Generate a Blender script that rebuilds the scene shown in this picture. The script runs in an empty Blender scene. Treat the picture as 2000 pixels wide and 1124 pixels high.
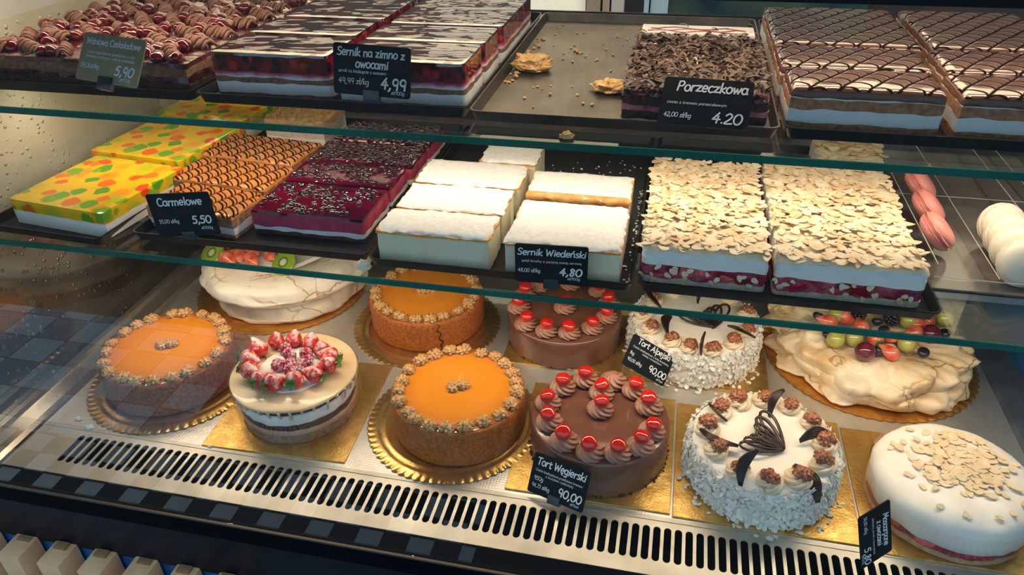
import bpy, bmesh, math, random
from mathutils import Vector, Matrix, noise
C = bpy.context.scene.collection
SC = bpy.context.scene
PI = math.pi
sin, cos = math.sin, math.cos

# ------------------------------------------------------------------ camera
cam_d = bpy.data.cameras.new('camera')
cam = bpy.data.objects.new('camera', cam_d)
C.objects.link(cam)
SC.camera = cam
R = [[0.97697312578, 0.21268107882, -0.01703731818],
     [0.10084379519, -0.53065250009, -0.84156901092],
     [-0.18802670149, 0.82047219933, -0.53988084764]]          # rows: right, down, forward
cam.matrix_world = Matrix(((R[0][0], -R[1][0], -R[2][0], -0.00033),
                           (R[0][1], -R[1][1], -R[2][1], -0.56326),
                           (R[0][2], -R[1][2], -R[2][2], 0.72101),
                           (0, 0, 0, 1)))
cam_d.sensor_width = 36
cam_d.lens = 36 * 1450 / 2000
cam_d.clip_start = 0.02

# ------------------------------------------------------------------ world (pale blue daylight from the street side)
w = bpy.data.worlds.new('World')
SC.world = w
w.use_nodes = True
bg = w.node_tree.nodes['Background']
bg.inputs[0].default_value = (0.48, 0.76, 1.0, 1)
bg.inputs[1].default_value = 1.0

# ------------------------------------------------------------------ exposure
SC.view_settings.view_transform = 'Standard'
SC.view_settings.look = 'None'
SC.view_settings.gamma = 1
SC.view_settings.exposure = -0.15
SC.view_settings.use_curve_mapping = False
try:
    SC.cycles.transparent_max_bounces = 20
    SC.cycles.max_bounces = 8
except Exception:
    pass

# ------------------------------------------------------------------ lights: warm strips of the display case, added fill for the shop wall
WARM = (1.0, 0.84, 0.63)
def area(name, loc, sx, sy, power, col, rot=(0, 0, 0)):
    l = bpy.data.lights.new(name, 'AREA')
    l.shape = 'RECTANGLE'; l.size = sx; l.size_y = sy; l.energy = power; l.color = col
    o = bpy.data.objects.new(name, l)
    C.objects.link(o); o.location = loc; o.rotation_euler = rot
    return o
Z2, Z3 = 0.27, 0.45                        # glass shelf tops
area('deck_lamp', (-0.17, 0.225, 0.2545), 1.34, 0.02, 3.0, (1.0, 0.81, 0.57))
area('shelf_lamp', (-0.17, 0.265, 0.4345), 1.34, 0.02, 2.45, WARM)
area('canopy_lamp', (-0.17, 0.235, 0.628), 1.34, 0.03, 2.6, WARM)
area('shop_wall_fill', (-0.2, 1.15, 1.84), 3.2, 0.25, 150, (1.0, 0.88, 0.68), (1.05, 0, 0))  # unseen, added and aimed to brighten the back wall mirrored in the glazes

# ------------------------------------------------------------------ helpers
def link(o):
    C.objects.link(o); return o
def tag(o, label=None, cat=None, group=None, kind=None):
    if label: o['label'] = label
    if cat: o['category'] = cat
    if group: o['group'] = group
    if kind: o['kind'] = kind
    return o
def thing(name, label, cat, loc=(0, 0, 0), rotz=0, group=None):
    o = bpy.data.objects.new(name, None)
    o.empty_display_size = 0.02
    link(o); o.location = loc; o.rotation_euler = (0, 0, rotz)
    return tag(o, label, cat, group)
def mesh_obj(name, me, m, parent=None, smooth=True, ang=40):
    if m and not me.materials: me.materials.append(m)
    if smooth and len(me.polygons):
        me.polygons.foreach_set('use_smooth', [True] * len(me.polygons))
        if ang: me.set_sharp_from_angle(angle=math.radians(ang))
    o = bpy.data.objects.new(name, me)
    link(o)
    if parent: o.parent = parent
    return o
def pd(name, V, F, m, parent=None, smooth=True, ang=40):
    me = bpy.data.meshes.new(name)
    me.from_pydata(V, [], F)
    me.update()
    return mesh_obj(name, me, m, parent, smooth, ang)
def dup_tree(o, parent=None):
    c = o.copy(); C.objects.link(c)
    if parent: c.parent = parent
    for ch in list(o.children): dup_tree(ch, c)
    return c
class MB:
    """collects shapes into one mesh"""
    def __init__(s): s.V = []; s.F = []
    def add(s, V, F):
        n = len(s.V); s.V += [tuple(v) for v in V]; s.F += [tuple(n + i for i in f) for f in F]
        return s
    def box(s, x0, x1, y0, y1, z0, z1):
        V = [(x0, y0, z0), (x1, y0, z0), (x1, y1, z0), (x0, y1, z0), (x0, y0, z1), (x1, y0, z1), (x1, y1, z1), (x0, y1, z1)]
        return s.add(V, [(3, 2, 1, 0), (4, 5, 6, 7), (0, 1, 5, 4), (1, 2, 6, 5), (2, 3, 7, 6), (3, 0, 4, 7)])
    def bevbox(s, x0, x1, y0, y1, z0, z1, b):
        bm = bmesh.new()
        bmesh.ops.create_cube(bm, size=1)
        for v in bm.verts:
            v.co = Vector(((x0 + x1) / 2 + v.co.x * (x1 - x0), (y0 + y1) / 2 + v.co.y * (y1 - y0), (z0 + z1) / 2 + v.co.z * (z1 - z0)))
        bmesh.ops.bevel(bm, geom=bm.edges[:], offset=b, segments=2, affect='EDGES', profile=0.5)
        bm.verts.index_update()
        s.add([v.co[:] for v in bm.verts], [[v.index for v in f.verts] for f in bm.faces])
        bm.free(); return s
    def grid_rings(s, rings, close=True, cap0=False, cap1=False):
        n = len(rings[0]); V = [p for r in rings for p in r]; F = []
        for a in range(len(rings) - 1):
            for b in range(n if close else n - 1):
                c = (b + 1) % n
                F.append((a * n + b, a * n + c, (a + 1) * n + c, (a + 1) * n + b))
        if cap0: F.append(tuple(reversed(range(n))))
        if cap1: F.append(tuple((len(rings) - 1) * n + i for i in range(n)))
        return s.add(V, F)
    def tube(s, pts, r, seg=6, closed=False):
        pts = [Vector(p) for p in pts]; rings = []; n = len(pts); up = None
        for i, p in enumerate(pts):
            if closed: t = (pts[(i + 1) % n] - pts[i - 1])
            else: t = pts[min(i + 1, n - 1)] - pts[max(i - 1, 0)]
            if t.length < 1e-9: t = Vector((1, 0, 0))
            t.normalize()
            if up is None:
                up = t.orthogonal().normalized()
            else:
                up = up - t * up.dot(t)
                up = up.normalized() if up.length > 1e-6 else t.orthogonal().normalized()
            bn = t.cross(up)
            rr = r(i / max(1, n - 1)) if callable(r) else r
            rings.append([tuple(p + (up * cos(a) + bn * sin(a)) * rr) for a in [2 * PI * k / seg for k in range(seg)]])
        if closed: rings.append(rings[0])
        return s.grid_rings(rings, True, not closed, not closed)
    def build(s, name, m, parent=None, smooth=True, ang=40):
        return pd(name, s.V, s.F, m, parent, smooth, ang)
def nz(x, y, z=0.0): return noise.noise(Vector((x, y, z)))
def fbm(x, y, z=0.0, o=4): return noise.fractal(Vector((x, y, z)), 1.0, 2.0, o)

# ------------------------------------------------------------------ materials
class G:
    def __init__(s, name):
        s.m = bpy.data.materials.new(name); s.m.use_nodes = True
        s.t = s.m.node_tree; s.N = s.t.nodes
        s.b = s.N['Principled BSDF']; s.out = s.N['Material Output']
        s._tc = None
    def n(s, typ, ins=None, **kw):
        x = s.N.new(typ)
        for k, v in kw.items(): setattr(x, k, v)
        for k, v in (ins or {}).items(): s.set(x.inputs[k], v)
        return x
    def set(s, sock, v):
        if isinstance(v, bpy.types.NodeSocket): s.t.links.new(v, sock)
        elif isinstance(v, bpy.types.Node): s.t.links.new(v.outputs[0], sock)
        else:
            if isinstance(v, tuple) and len(v) == 3 and sock.type == 'RGBA': v = (*v, 1)
            sock.default_value = v
    def p(s, **kw):
        for k, v in kw.items(): s.set(s.b.inputs[k.replace('_', ' ')], v)
        return s
    @property
    def obj(s):
        if not s._tc: s._tc = s.n('ShaderNodeTexCoord')
        return s._tc.outputs['Object']
    def math(s, op, a, b=None, c=None):
        x = s.n('ShaderNodeMath', operation=op); s.set(x.inputs[0], a)
        if b is not None: s.set(x.inputs[1], b)
        if c is not None: s.set(x.inputs[2], c)
        return x.outputs[0]
    def noise(s, scale, detail=3, rough=.5, vec=None, out=0):
        return s.n('ShaderNodeTexNoise', {'Vector': vec or s.obj, 'Scale': scale, 'Detail': detail, 'Roughness': rough}).outputs[out]
    def vor(s, scale, feature='F1', out='Distance', vec=None, rnd=1.0):
        x = s.n('ShaderNodeTexVoronoi', {'Vector': vec or s.obj, 'Scale': scale, 'Randomness': rnd}, feature=feature)
        return x.outputs[out]
    def ramp(s, fac, stops):
        x = s.n('ShaderNodeValToRGB', {'Fac': fac}); e = x.color_ramp.elements
        while len(e) < len(stops): e.new(0.5)
        for el, (pos, col) in zip(e, stops):
            el.position = pos
            el.color = (*col, 1) if isinstance(col, tuple) else (col, col, col, 1)
        return x.outputs[0]
    def mix(s, fac, a, b):
        x = s.n('ShaderNodeMix', data_type='RGBA'); s.set(x.inputs['Factor'], fac)
        s.set(x.inputs[6], a); s.set(x.inputs[7], b)
        return x.outputs[2]
    def bump(s, h, strength=.3, dist=.002):
        x = s.n('ShaderNodeBump', {'Height': h, 'Strength': strength, 'Distance': dist})
        s.set(s.b.inputs['Normal'], x.outputs[0]); return s
    def sep(s, vec=None):
        x = s.n('ShaderNodeSeparateXYZ'); s.set(x.inputs[0], vec or s.obj); return x.outputs
def M(name, col, rough=.5, col2=None, ns=60, metal=0, coat=0, sss=0, bump=None, spec=.5, sheen=0, lo=.35, hi=.65, detail=3):
    g = G(name); g.p(Roughness=rough, Metallic=metal, Coat_Weight=coat, Specular_IOR_Level=spec)
    if col2: g.p(Base_Color=g.ramp(g.noise(ns, detail), [(lo, col), (hi, col2)]))
    else: g.p(Base_Color=col)
    if coat: g.p(Coat_Roughness=.04)
    if sss:
        g.p(Subsurface_Weight=sss, Subsurface_Scale=.0012, Subsurface_Radius=(1.0, .6, .4))
    if bump: g.bump(g.noise(bump[0], 4, .6), bump[1], bump[2] if len(bump) > 2 else .002)
    return g.m

def thin_glass(name, tint, refl=1.0, rough=0.0):
    g = G(name)
    ge = g.n('ShaderNodeNewGeometry')
    dt = g.n('ShaderNodeVectorMath', {0: ge.outputs['Incoming'], 1: ge.outputs['Normal']}, operation='DOT_PRODUCT').outputs['Value']
    fr = g.math('MULTIPLY_ADD', g.math('POWER', g.math('SUBTRACT', 1.0, g.math('ABSOLUTE', dt)), 5.0), .96, .04)
    tr = g.n('ShaderNodeBsdfTransparent', {'Color': tint})
    gl = g.n('ShaderNodeBsdfGlossy', {'Color': (1, 1, 1), 'Roughness': rough})
    f = g.math('MULTIPLY', fr, refl)
    mx = g.n('ShaderNodeMixShader'); g.set(mx.inputs[0], f)
    g.t.links.new(tr.outputs[0], mx.inputs[1]); g.t.links.new(gl.outputs[0], mx.inputs[2])
    g.t.links.new(mx.outputs[0], g.out.inputs[0])
    return g.m
def steel(name, col=(.62, .60, .56), rough=.3, dots=False):
    g = G(name); v = g.n('ShaderNodeMapping', {'Vector': g.obj, 'Scale': (3, 300, 300)}).outputs[0]
    br = g.noise(1.0, 4, .6, v)
    sm = g.noise(14, 4, .6)
    g.p(Base_Color=g.mix(g.ramp(sm, [(.3, 0.0), (.75, 1.0)]), col, tuple(c * .72 for c in col)), Metallic=.85,
        Roughness=g.math('MULTIPLY_ADD', sm, .25, rough - .1))
    if dots: g.bump(g.vor(260, rnd=0.0), .35, .0006)
    else: g.bump(br, .08, .0004)
    return g.m
def gold(name, col, glit=0.0, rough=.22):
    g = G(name); n1 = g.noise(48 if glit else 26, 5, .7); n2 = g.noise(320, 3, .7)
    sc = g.n('ShaderNodeMapping', {'Vector': g.obj, 'Scale': (12, 160, 20), 'Rotation': (0, 0, .5)}).outputs[0]
    st = g.noise(1.0, 5, .7, sc)
    g.p(Base_Color=g.mix(g.ramp(n1, [(.35, 0.0), (.7, 1.0)]), col, (col[0] * .62, col[1] * .5, col[2] * .4)), Metallic=.92,
        Roughness=g.math('MULTIPLY_ADD', n1, .35, rough - .08))
    h = g.math('ADD', g.math('MULTIPLY', n1, 1.0), g.math('MULTIPLY', n2, .12 + glit))
    h = g.math('ADD', h, g.math('MULTIPLY', st, .2))
    g.bump(h, .45 if glit else .35, .002)
    return g.m

m_glass_front = thin_glass('front_glass', (.985, .99, .99), 1.0)
m_glass_shelf = thin_glass('shelf_glass', (.95, .985, .97), .7)
m_acrylic = thin_glass('acrylic', (.96, .96, .96), 1.2)
m_film = thin_glass('film', (.98, .98, .98), 1.3)
g = G('glass_edge'); g.p(Roughness=.2, Specular_IOR_Level=.25)
g.p(Base_Color=g.ramp(g.noise(7, 2), [(.3, (.004, .075, .056)), (.7, (.014, .17, .125))])); m_edge = g.m
m_steel_deck = steel('steel_deck', (.84, .82, .76), .42, True)
m_steel = steel('steel', (.66, .62, .54), .46)
m_rail = steel('rail_steel', (.66, .60, .50), .22)
m_rail_blue = M('rail_grey', (.10, .13, .17), .35, (.16, .19, .24), 20, .5)
m_black = M('black_plastic', (.004, .004, .005), .18, spec=.25)
m_black_mat = M('black_matte', (.006, .006, .007), .5, spec=.15)
m_cavity = M('dark_cavity', (.012, .011, .010), .6)
m_tray = M('tray_black', (.007, .007, .008), .32, (.014, .014, .014), 90, .0, spec=.22)
g = G('tray_worn'); n1 = g.noise(9, 6, .65); sc = g.n('ShaderNodeMapping', {'Vector': g.obj, 'Scale': (60, 14, 60), 'Rotation': (0, 0, .25)}).outputs[0]
n2 = g.noise(1.0, 5, .7, sc)
g.p(Base_Color=g.mix(g.ramp(n1, [(.35, 0.0), (.7, 1.0)]), (.050, .043, .037), (.135, .118, .098)), Metallic=.8, Roughness=g.math('MULTIPLY_ADD', n2, .3, .28)); g.bump(n2, .15, .0008); m_tray_worn = g.m
m_gold_round = gold('gold_round_board', (.80, .54, .20), 0, .22)
m_gold_sq = gold('gold_square_board', (.86, .57, .18), .35, .30)
m_gold_orange = gold('gold_orange_board', (.85, .47, .10), 0, .3)
m_slate = M('slate_card', (.004, .007, .010), .5, (.009, .013, .018), 70, 0, spec=.12, bump=(400, .1, .0003))
m_slate_reflect = M('slate_card_reflection', (.27, .225, .13), .5, (.34, .28, .165), 50, spec=.2)  # olive grey base colour holds the bright interior's reflection
m_chalk = M('chalk_white', (.80, .84, .86), .7)
m_clip = M('clip_grey', (.03, .04, .05), .25)
m_wood = M('pale_wood', (.78, .38, .19), .6, (.88, .50, .28), 22, bump=(60, .1))
m_wood_dark = M('brown_wood_plug', (.28, .15, .06), .6)
m_blue = M('blue_panel', (.02, .15, .40), .3, (.03, .20, .52), 8)
m_rivet = M('aluminium', (.7, .7, .7), .35, metal=.8)

# end panels of the case
g = G('left_end_glass'); xyz = g.sep(); z = xyz[2]
up = g.ramp(g.math('ADD', z, g.math('MULTIPLY', g.math('SUBTRACT', g.noise(7, 3), .5), .05)), [(.225, 0.0), (.30, 1.0)])
dr = g.ramp(g.vor(95), [(.10, 1.0), (.26, 0.0)])
drm = g.math('MULTIPLY', dr, g.ramp(g.noise(10), [(.45, 0.0), (.6, 1.0)]))
fog = g.mix(g.ramp(g.noise(5, 4), [(.35, 0.0), (.7, 1.0)]), (.46, .43, .32), (.66, .62, .49))
lowc = g.ramp(g.noise(9, 4), [(.35, (.018, .016, .013)), (.7, (.06, .055, .042))])
g.p(Base_Color=g.mix(up, lowc, fog), Roughness=g.math('MULTIPLY_ADD', up, .3, .08), Metallic=0.0, Specular_IOR_Level=.9, Coat_Weight=.6, Coat_Roughness=.08)
g.bump(drm, .9, .003); m_end_left = g.m
g = G('right_end_panel'); g.p(Base_Color=g.ramp(g.noise(3, 2), [(.3, (.012, .09, .24)), (.7, (.03, .17, .40))]), Roughness=.18, Coat_Weight=.4); m_end_right = g.m  # blue base colour stands in for sky reflected in the panel

# food materials
m_cream = M('cream_white', (.80, .78, .72), .5, (.86, .84, .79), 40, sss=.15, bump=(120, .18, .001))
m_cream_holes = M('cream_airy', (.74, .76, .76), .55, (.82, .83, .82), 60, sss=.1, bump=(260, .3, .001))
m_sponge_dark = M('sponge_dark', (.045, .018, .012), .8, (.11, .045, .028), 190, bump=(230, .6, .002))
m_sponge_brown = M('sponge_brown', (.16, .075, .040), .8, (.30, .15, .08), 170, bump=(200, .6, .002))
m_sponge_tan = M('sponge_tan', (.30, .13, .06), .8, (.50, .26, .135), 170, bump=(200, .6, .002))
m_sponge_pale = M('sponge_pale', (.55, .46, .34), .8, (.68, .58, .46), 120, bump=(200, .5, .002))
m_purple_cream = M('purple_cream', (.30, .018, .045), .6, (.64, .24, .28), 70, bump=(120, .4, .002))
m_cherry_fill = M('cherry_filling', (.030, .004, .006), .25, (.11, .010, .018), 120, bump=(110, .8, .004), coat=.8)
m_choc_cream = M('chocolate_cream', (.20, .085, .050), .5, (.29, .135, .085), 60, bump=(160, .25))
m_choc_cream_pink = M('chocolate_cream_light', (.36, .165, .10), .42, (.44, .215, .145), 50)
m_cherry = M('cherry_dark', (.07, .003, .007), .1, (.16, .006, .012), 60, coat=.8)
m_cherry_red = M('cherry_candied', (.50, .008, .004), .08, (.66, .025, .008), 90, coat=1.0)
m_chocolate = M('chocolate_dark', (.022, .009, .006), .28, (.035, .015, .010), 60)
m_shaving = M('chocolate_shaving', (.035, .014, .008), .45, (.125, .058, .032), 45)
m_glaze_choc = M('chocolate_glaze', (.150, .058, .034), .24, (.175, .072, .044), 25, spec=.6, coat=.25)
m_sugar = M('icing_sugar', (.74, .72, .68), .8, (.85, .83, .79), 160, bump=(170, .6, .0018))
m_cheese = M('baked_cheese', (.72, .66, .46), .55, (.80, .74, .55), 30, sss=.2, bump=(70, .12, .001))
m_crust = M('baked_crust', (.62, .25, .05), .6, (.74, .42, .14), 80, bump=(140, .5, .002))
m_almond = M('almond_flake', (.76, .52, .28), .5, (.90, .77, .55), 55)
m_almond_pale = M('almond_flake_pale', (.74, .54, .32), .5, (.84, .68, .46), 60)
m_butter_cream = M('almond_topping_cream', (.78, .63, .40), .6, (.86, .75, .55), 60, bump=(90, .5, .003))
g = G('berry_layer'); vn = g.n('ShaderNodeTexVoronoi', {'Vector': g.obj, 'Scale': 70}); cc = g.sep(vn.outputs['Color'])
bc = g.ramp(cc[0], [(.2, (.28, .006, .018)), (.5, (.52, .014, .028)), (.75, (.14, .008, .04)), (.95, (.66, .10, .10))])
g.p(Base_Color=g.mix(g.ramp(g.noise(110, 4), [(.45, 0.0), (.75, .5)]), bc, (.55, .14, .20)), Roughness=.3, Coat_Weight=.3); g.bump(g.math('SUBTRACT', g.noise(160, 3), g.math('MULTIPLY', vn.outputs['Distance'], 1.5)), .7, .004); m_berry_layer = g.m
m_berry_mousse = M('berry_mousse', (.36, .028, .075), .45, (.50, .065, .12), 60, bump=(160, .3))
g = G('berry_jelly'); g.p(Base_Color=g.mix(g.ramp(g.noise(18, 3), [(.35, 0.0), (.65, 1.0)]), (.13, .002, .020), (.030, .002, .014)), Roughness=.12, Coat_Weight=.5, Coat_Roughness=.05)
g.bump(g.noise(60, 3), .25, .002); m_berry_jelly = g.m
m_currant = M('currant_glazed', (.012, .006, .012), .16, (.05, .010, .022), 150, coat=.9)
m_wafer = M('caramel_wafer', (.62, .44, .24), .3, (.72, .54, .33), 20, coat=.2)
m_caramel_rim = M('caramel_sponge', (.28, .070, .006), .65, (.47, .135, .014), 220, bump=(260, .5, .0015))
m_caramel_rim_dark = M('caramel_sponge_dark', (.17, .048, .008), .65, (.33, .098, .016), 220, bump=(260, .5, .0015))
g = G('caramel_glaze'); x, y, _ = g.sep()
rr = g.math('SQRT', g.math('ADD', g.math('MULTIPLY', x, x), g.math('MULTIPLY', y, y)))
rn = g.math('ADD', rr, g.math('MULTIPLY', g.math('SUBTRACT', g.noise(16, 3), .5), .02))
g.p(Base_Color=g.ramp(g.math('MULTIPLY', rn, 10.0), [(.52, (.72, .25, .018)), (.78, (.60, .19, .015)), (.88, (.26, .085, .02))]), Roughness=.2, Coat_Weight=.4)
g.p(Subsurface_Weight=.12, Subsurface_Scale=.004); m_caramel = g.m
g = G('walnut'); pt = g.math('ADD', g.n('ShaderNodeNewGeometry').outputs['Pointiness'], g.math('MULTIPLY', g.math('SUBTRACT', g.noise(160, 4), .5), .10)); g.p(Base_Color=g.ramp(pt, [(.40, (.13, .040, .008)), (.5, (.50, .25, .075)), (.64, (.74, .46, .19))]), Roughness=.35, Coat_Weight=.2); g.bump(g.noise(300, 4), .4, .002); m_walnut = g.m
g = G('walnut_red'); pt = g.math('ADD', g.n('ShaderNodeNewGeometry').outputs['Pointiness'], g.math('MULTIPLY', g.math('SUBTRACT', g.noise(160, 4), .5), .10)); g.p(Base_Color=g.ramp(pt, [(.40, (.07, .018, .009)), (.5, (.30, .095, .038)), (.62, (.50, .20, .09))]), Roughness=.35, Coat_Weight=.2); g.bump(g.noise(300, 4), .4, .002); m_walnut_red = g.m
g = G('meringue'); vo = g.vor(17, 'DISTANCE_TO_EDGE', 'Distance', vec=g.n('ShaderNodeVectorMath', {0: g.obj, 1: g.n('ShaderNodeVectorMath', {0: g.noise(30, 3, .6, None, 1), 1: (.03, .03, .03)}, operation='MULTIPLY').outputs[0]}, operation='ADD').outputs[0])
crack = g.ramp(vo, [(.0, 1.0), (.035, 0.0)])
ck = g.math('MULTIPLY', crack, g.ramp(g.noise(12), [(.45, 0.0), (.6, 1.0)]))
basec = g.ramp(g.noise(15, 5, .6), [(.33, (.90, .80, .63)), (.52, (.90, .70, .44)), (.70, (.74, .45, .18))])
g.p(Base_Color=g.mix(ck, basec, (.50, .25, .09)), Roughness=.5, Subsurface_Weight=.1, Subsurface_Scale=.004)
g.bump(g.math('SUBTRACT', g.math('MULTIPLY', g.noise(45, 5, .6), .8), g.math('MULTIPLY', ck, .6)), .6, .004); m_meringue = g.m
g = G('meringue_pale'); basec = g.ramp(g.noise(12, 5, .6), [(.35, (.86, .80, .70)), (.62, (.84, .74, .58)), (.8, (.72, .50, .28))])
vo = g.vor(12, 'DISTANCE_TO_EDGE', 'Distance', vec=g.n('ShaderNodeVectorMath', {0: g.obj, 1: g.n('ShaderNodeVectorMath', {0: g.noise(30, 3, .6, None, 1), 1: (.03, .03, .03)}, operation='MULTIPLY').outputs[0]}, operation='ADD').outputs[0])
ck = g.math('MULTIPLY', g.ramp(vo, [(.0, 1.0), (.022, 0.0)]), g.ramp(g.noise(11), [(.48, 0.0), (.6, 1.0)]))
g.p(Base_Color=g.mix(ck, basec, (.52, .27, .10)), Roughness=.5)
g.bump(g.math('SUBTRACT', g.math('MULTIPLY', g.noise(40, 5, .6), .6), g.math('MULTIPLY', ck, .6)), .45, .004); m_meringue_pale = g.m
m_whipped = M('whipped_cream', (.84, .78, .68), .45, (.88, .83, .75), 40, sss=.15, bump=(60, .1))
m_whipped_beige = M('piped_cream', (.74, .58, .38), .45, (.82, .68, .48), 40)
m_chip = M('white_chocolate_chip', (.80, .76, .66), .4, (.86, .83, .76), 60)
m_strawberry = None
g = G('strawberry'); sd = g.ramp(g.vor(230), [(.16, 1.0), (.24, 0.0)])
dust = g.ramp(g.math('ADD', g.noise(120, 3), g.math('MULTIPLY', g.sep(g.n('ShaderNodeNewGeometry').outputs['Normal'])[2], .20)), [(.58, 0.0), (.76, 1.0)])
col = g.mix(sd, g.ramp(g.noise(60), [(.3, (.50, .015, .012)), (.7, (.68, .04, .025))]), (.75, .45, .18))
g.p(Base_Color=g.mix(g.math('MULTIPLY', dust, .75), col, (.86, .76, .74)), Roughness=.3, Coat_Weight=.3)
g.bump(g.math('SUBTRACT', 0.0, sd), .4, .001); m_strawberry = g.m
m_strawberry_cut = M('strawberry_flesh', (.72, .05, .025), .2, (.85, .26, .14), 70, coat=.6)
g = G('raspberry'); dust = g.ramp(g.noise(90, 3), [(.42, 0.0), (.62, 1.0)])
g.p(Base_Color=g.mix(g.math('MULTIPLY', dust, .65), (.42, .012, .05), (.85, .76, .78)), Roughness=.4); m_raspberry = g.m
m_leaf = M('green_leaf', (.07, .17, .03), .5, (.14, .28, .06), 80)
m_grape = M('grape_green', (.42, .40, .08), .14, (.52, .48, .12), 60, sss=.35, coat=.5)
m_grape_red = M('grape_red', (.10, .008, .02), .14, (.20, .03, .04), 60, coat=.5)
m_blueberry = M('blueberry', (.008, .008, .016), .25, (.03, .03, .045), 70, coat=.3)
m_blackberry = M('blackberry', (.010, .006, .012), .2, (.035, .012, .022), 60, coat=.5)
g = G('kiwi'); x, y, _ = g.sep(); rr = g.math('SQRT', g.math('ADD', g.math('MULTIPLY', x, x), g.math('MULTIPLY', y, y)))
g.p(Base_Color=g.ramp(g.math('MULTIPLY', rr, 40.0), [(.18, (.62, .62, .36)), (.34, (.05, .07, .01)), (.42, (.26, .40, .03)), (.9, (.22, .36, .04))]), Roughness=.2, Coat_Weight=.5); m_kiwi = g.m
m_macaron_pink = M('macaron_pink', (.76, .27, .22), .5, (.80, .31, .25), 30)
m_macaron_pink_fill = M('macaron_pink_filling', (.60, .20, .16), .6, (.7, .28, .22), 200)
m_macaron_white = M('macaron_cream', (.82, .72, .55), .5, (.86, .77, .61), 30)
m_macaron_white_fill = M('macaron_cream_filling', (.76, .62, .42), .6, (.82, .70, .50), 200)
m_crumb = M('crumb_tan', (.52, .29, .10), .8, (.68, .43, .18), 150, bump=(200, .7, .003))
m_biscuit = M('biscuit_base', (.42, .23, .10), .8, (.56, .34, .16), 150, bump=(200, .6, .002))

# clear yellow jelly holding orange and green jelly cubes
g = G('fruit_jelly_yellow')
wv = g.n('ShaderNodeVectorMath', {0: g.obj, 1: g.n('ShaderNodeVectorMath', {0: g.noise(60, 2, .5, None, 1), 1: (.010, .010, .010)}, operation='MULTIPLY').outputs[0]}, operation='ADD').outputs[0]
def blobs(scale, off, t0, t1):
    v = g.n('ShaderNodeMapping', {'Vector': wv, 'Location': off, 'Rotation': (.5, .35, .6)}).outputs[0]
    vn = g.n('ShaderNodeTexVoronoi', {'Vector': v, 'Scale': scale, 'Exponent': 3.0}, distance='MINKOWSKI')
    return g.ramp(vn.outputs['Distance'], [(t0, 1.0), (t1, 0.0)]), g.sep(vn.outputs['Color'])
d1, c1 = blobs(44, (0.3, .1, 0), .42, .50); d2, c2 = blobs(34, (1.3, .7, .4), .30, .56)
pick1 = g.math('GREATER_THAN', c1[0], .40)
org = g.mix(c1[1], (.80, .075, .006), (.86, .22, .008))
grn = g.mix(c1[1], (.10, .34, .012), (.28, .48, .015))
blob1 = g.mix(g.math('GREATER_THAN', c1[2], .50), org, grn)
blob2 = g.mix(g.math('GREATER_THAN', c2[1], .52), (.88, .30, .010), (.45, .52, .015))
base = g.mix(g.ramp(g.noise(20), [(.35, 0.0), (.7, 1.0)]), (.86, .50, .004), (.90, .58, .008))
base = g.mix(g.math('MULTIPLY', g.math('MULTIPLY', d2, g.math('GREATER_THAN', c2[0], .35)), .8), base, blob2)
base = g.mix(g.math('MULTIPLY', d1, pick1), base, blob1)
g.p(Base_Color=base, Roughness=.08, Coat_Weight=.4, Coat_Roughness=.03, Subsurface_Weight=.25, Subsurface_Scale=.006)
g.bump(g.noise(30, 2), .12, .002); m_jelly = g.m
# dark red jelly with sunken berries
g = G('red_fruit_jelly')
zz = g.sep()[2]
vn = g.n('ShaderNodeTexVoronoi', {'Vector': g.obj, 'Scale': 95})
be = g.ramp(vn.outputs['Distance'], [(.36, 1.0), (.56, 0.0)]); cc = g.sep(vn.outputs['Color'])
low = g.ramp(g.math('ADD', zz, g.math('MULTIPLY', g.math('SUBTRACT', g.noise(40), .5), .012)), [(.033, 1.0), (.043, 0.0)])
red = g.mix(g.ramp(g.noise(50, 3), [(.35, 0.0), (.65, 1.0)]), (.07, .003, .007), (.28, .008, .016))
bc = g.mix(g.math('GREATER_THAN', cc[0], .84), (.008, .004, .010), (.50, .025, .02))
g.p(Base_Color=g.mix(g.math('MULTIPLY', be, g.math('MULTIPLY_ADD', low, .85, .15)), red, bc), Roughness=.06, Coat_Weight=.4, Coat_Roughness=.02, Specular_IOR_Level=.8)
g.p(Base_Color=g.mix(g.math('MULTIPLY', be, g.math('GREATER_THAN', cc[1], .12)), red, bc)); m_red_jelly = g.m
g = G('wavy_jelly_glaze')
ww = g.n('ShaderNodeMapping', {'Vector': g.obj, 'Scale': (14, 30, 1)}).outputs[0]
ns = g.noise(1.0, 2, .45, ww); ns2 = g.noise(28, 2, .5)
g.p(Base_Color=g.ramp(g.noise(30, 3), [(.38, (.010, .004, .008)), (.6, (.06, .004, .010)), (.75, (.22, .010, .018))]), Roughness=.03, Specular_IOR_Level=1.0, Coat_Weight=1.0, Coat_Roughness=.02, Coat_IOR=1.7)
g.bump(g.math('ADD', ns, g.math('MULTIPLY', ns2, .45)), .6, .012); m_wavy = g.m

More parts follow.
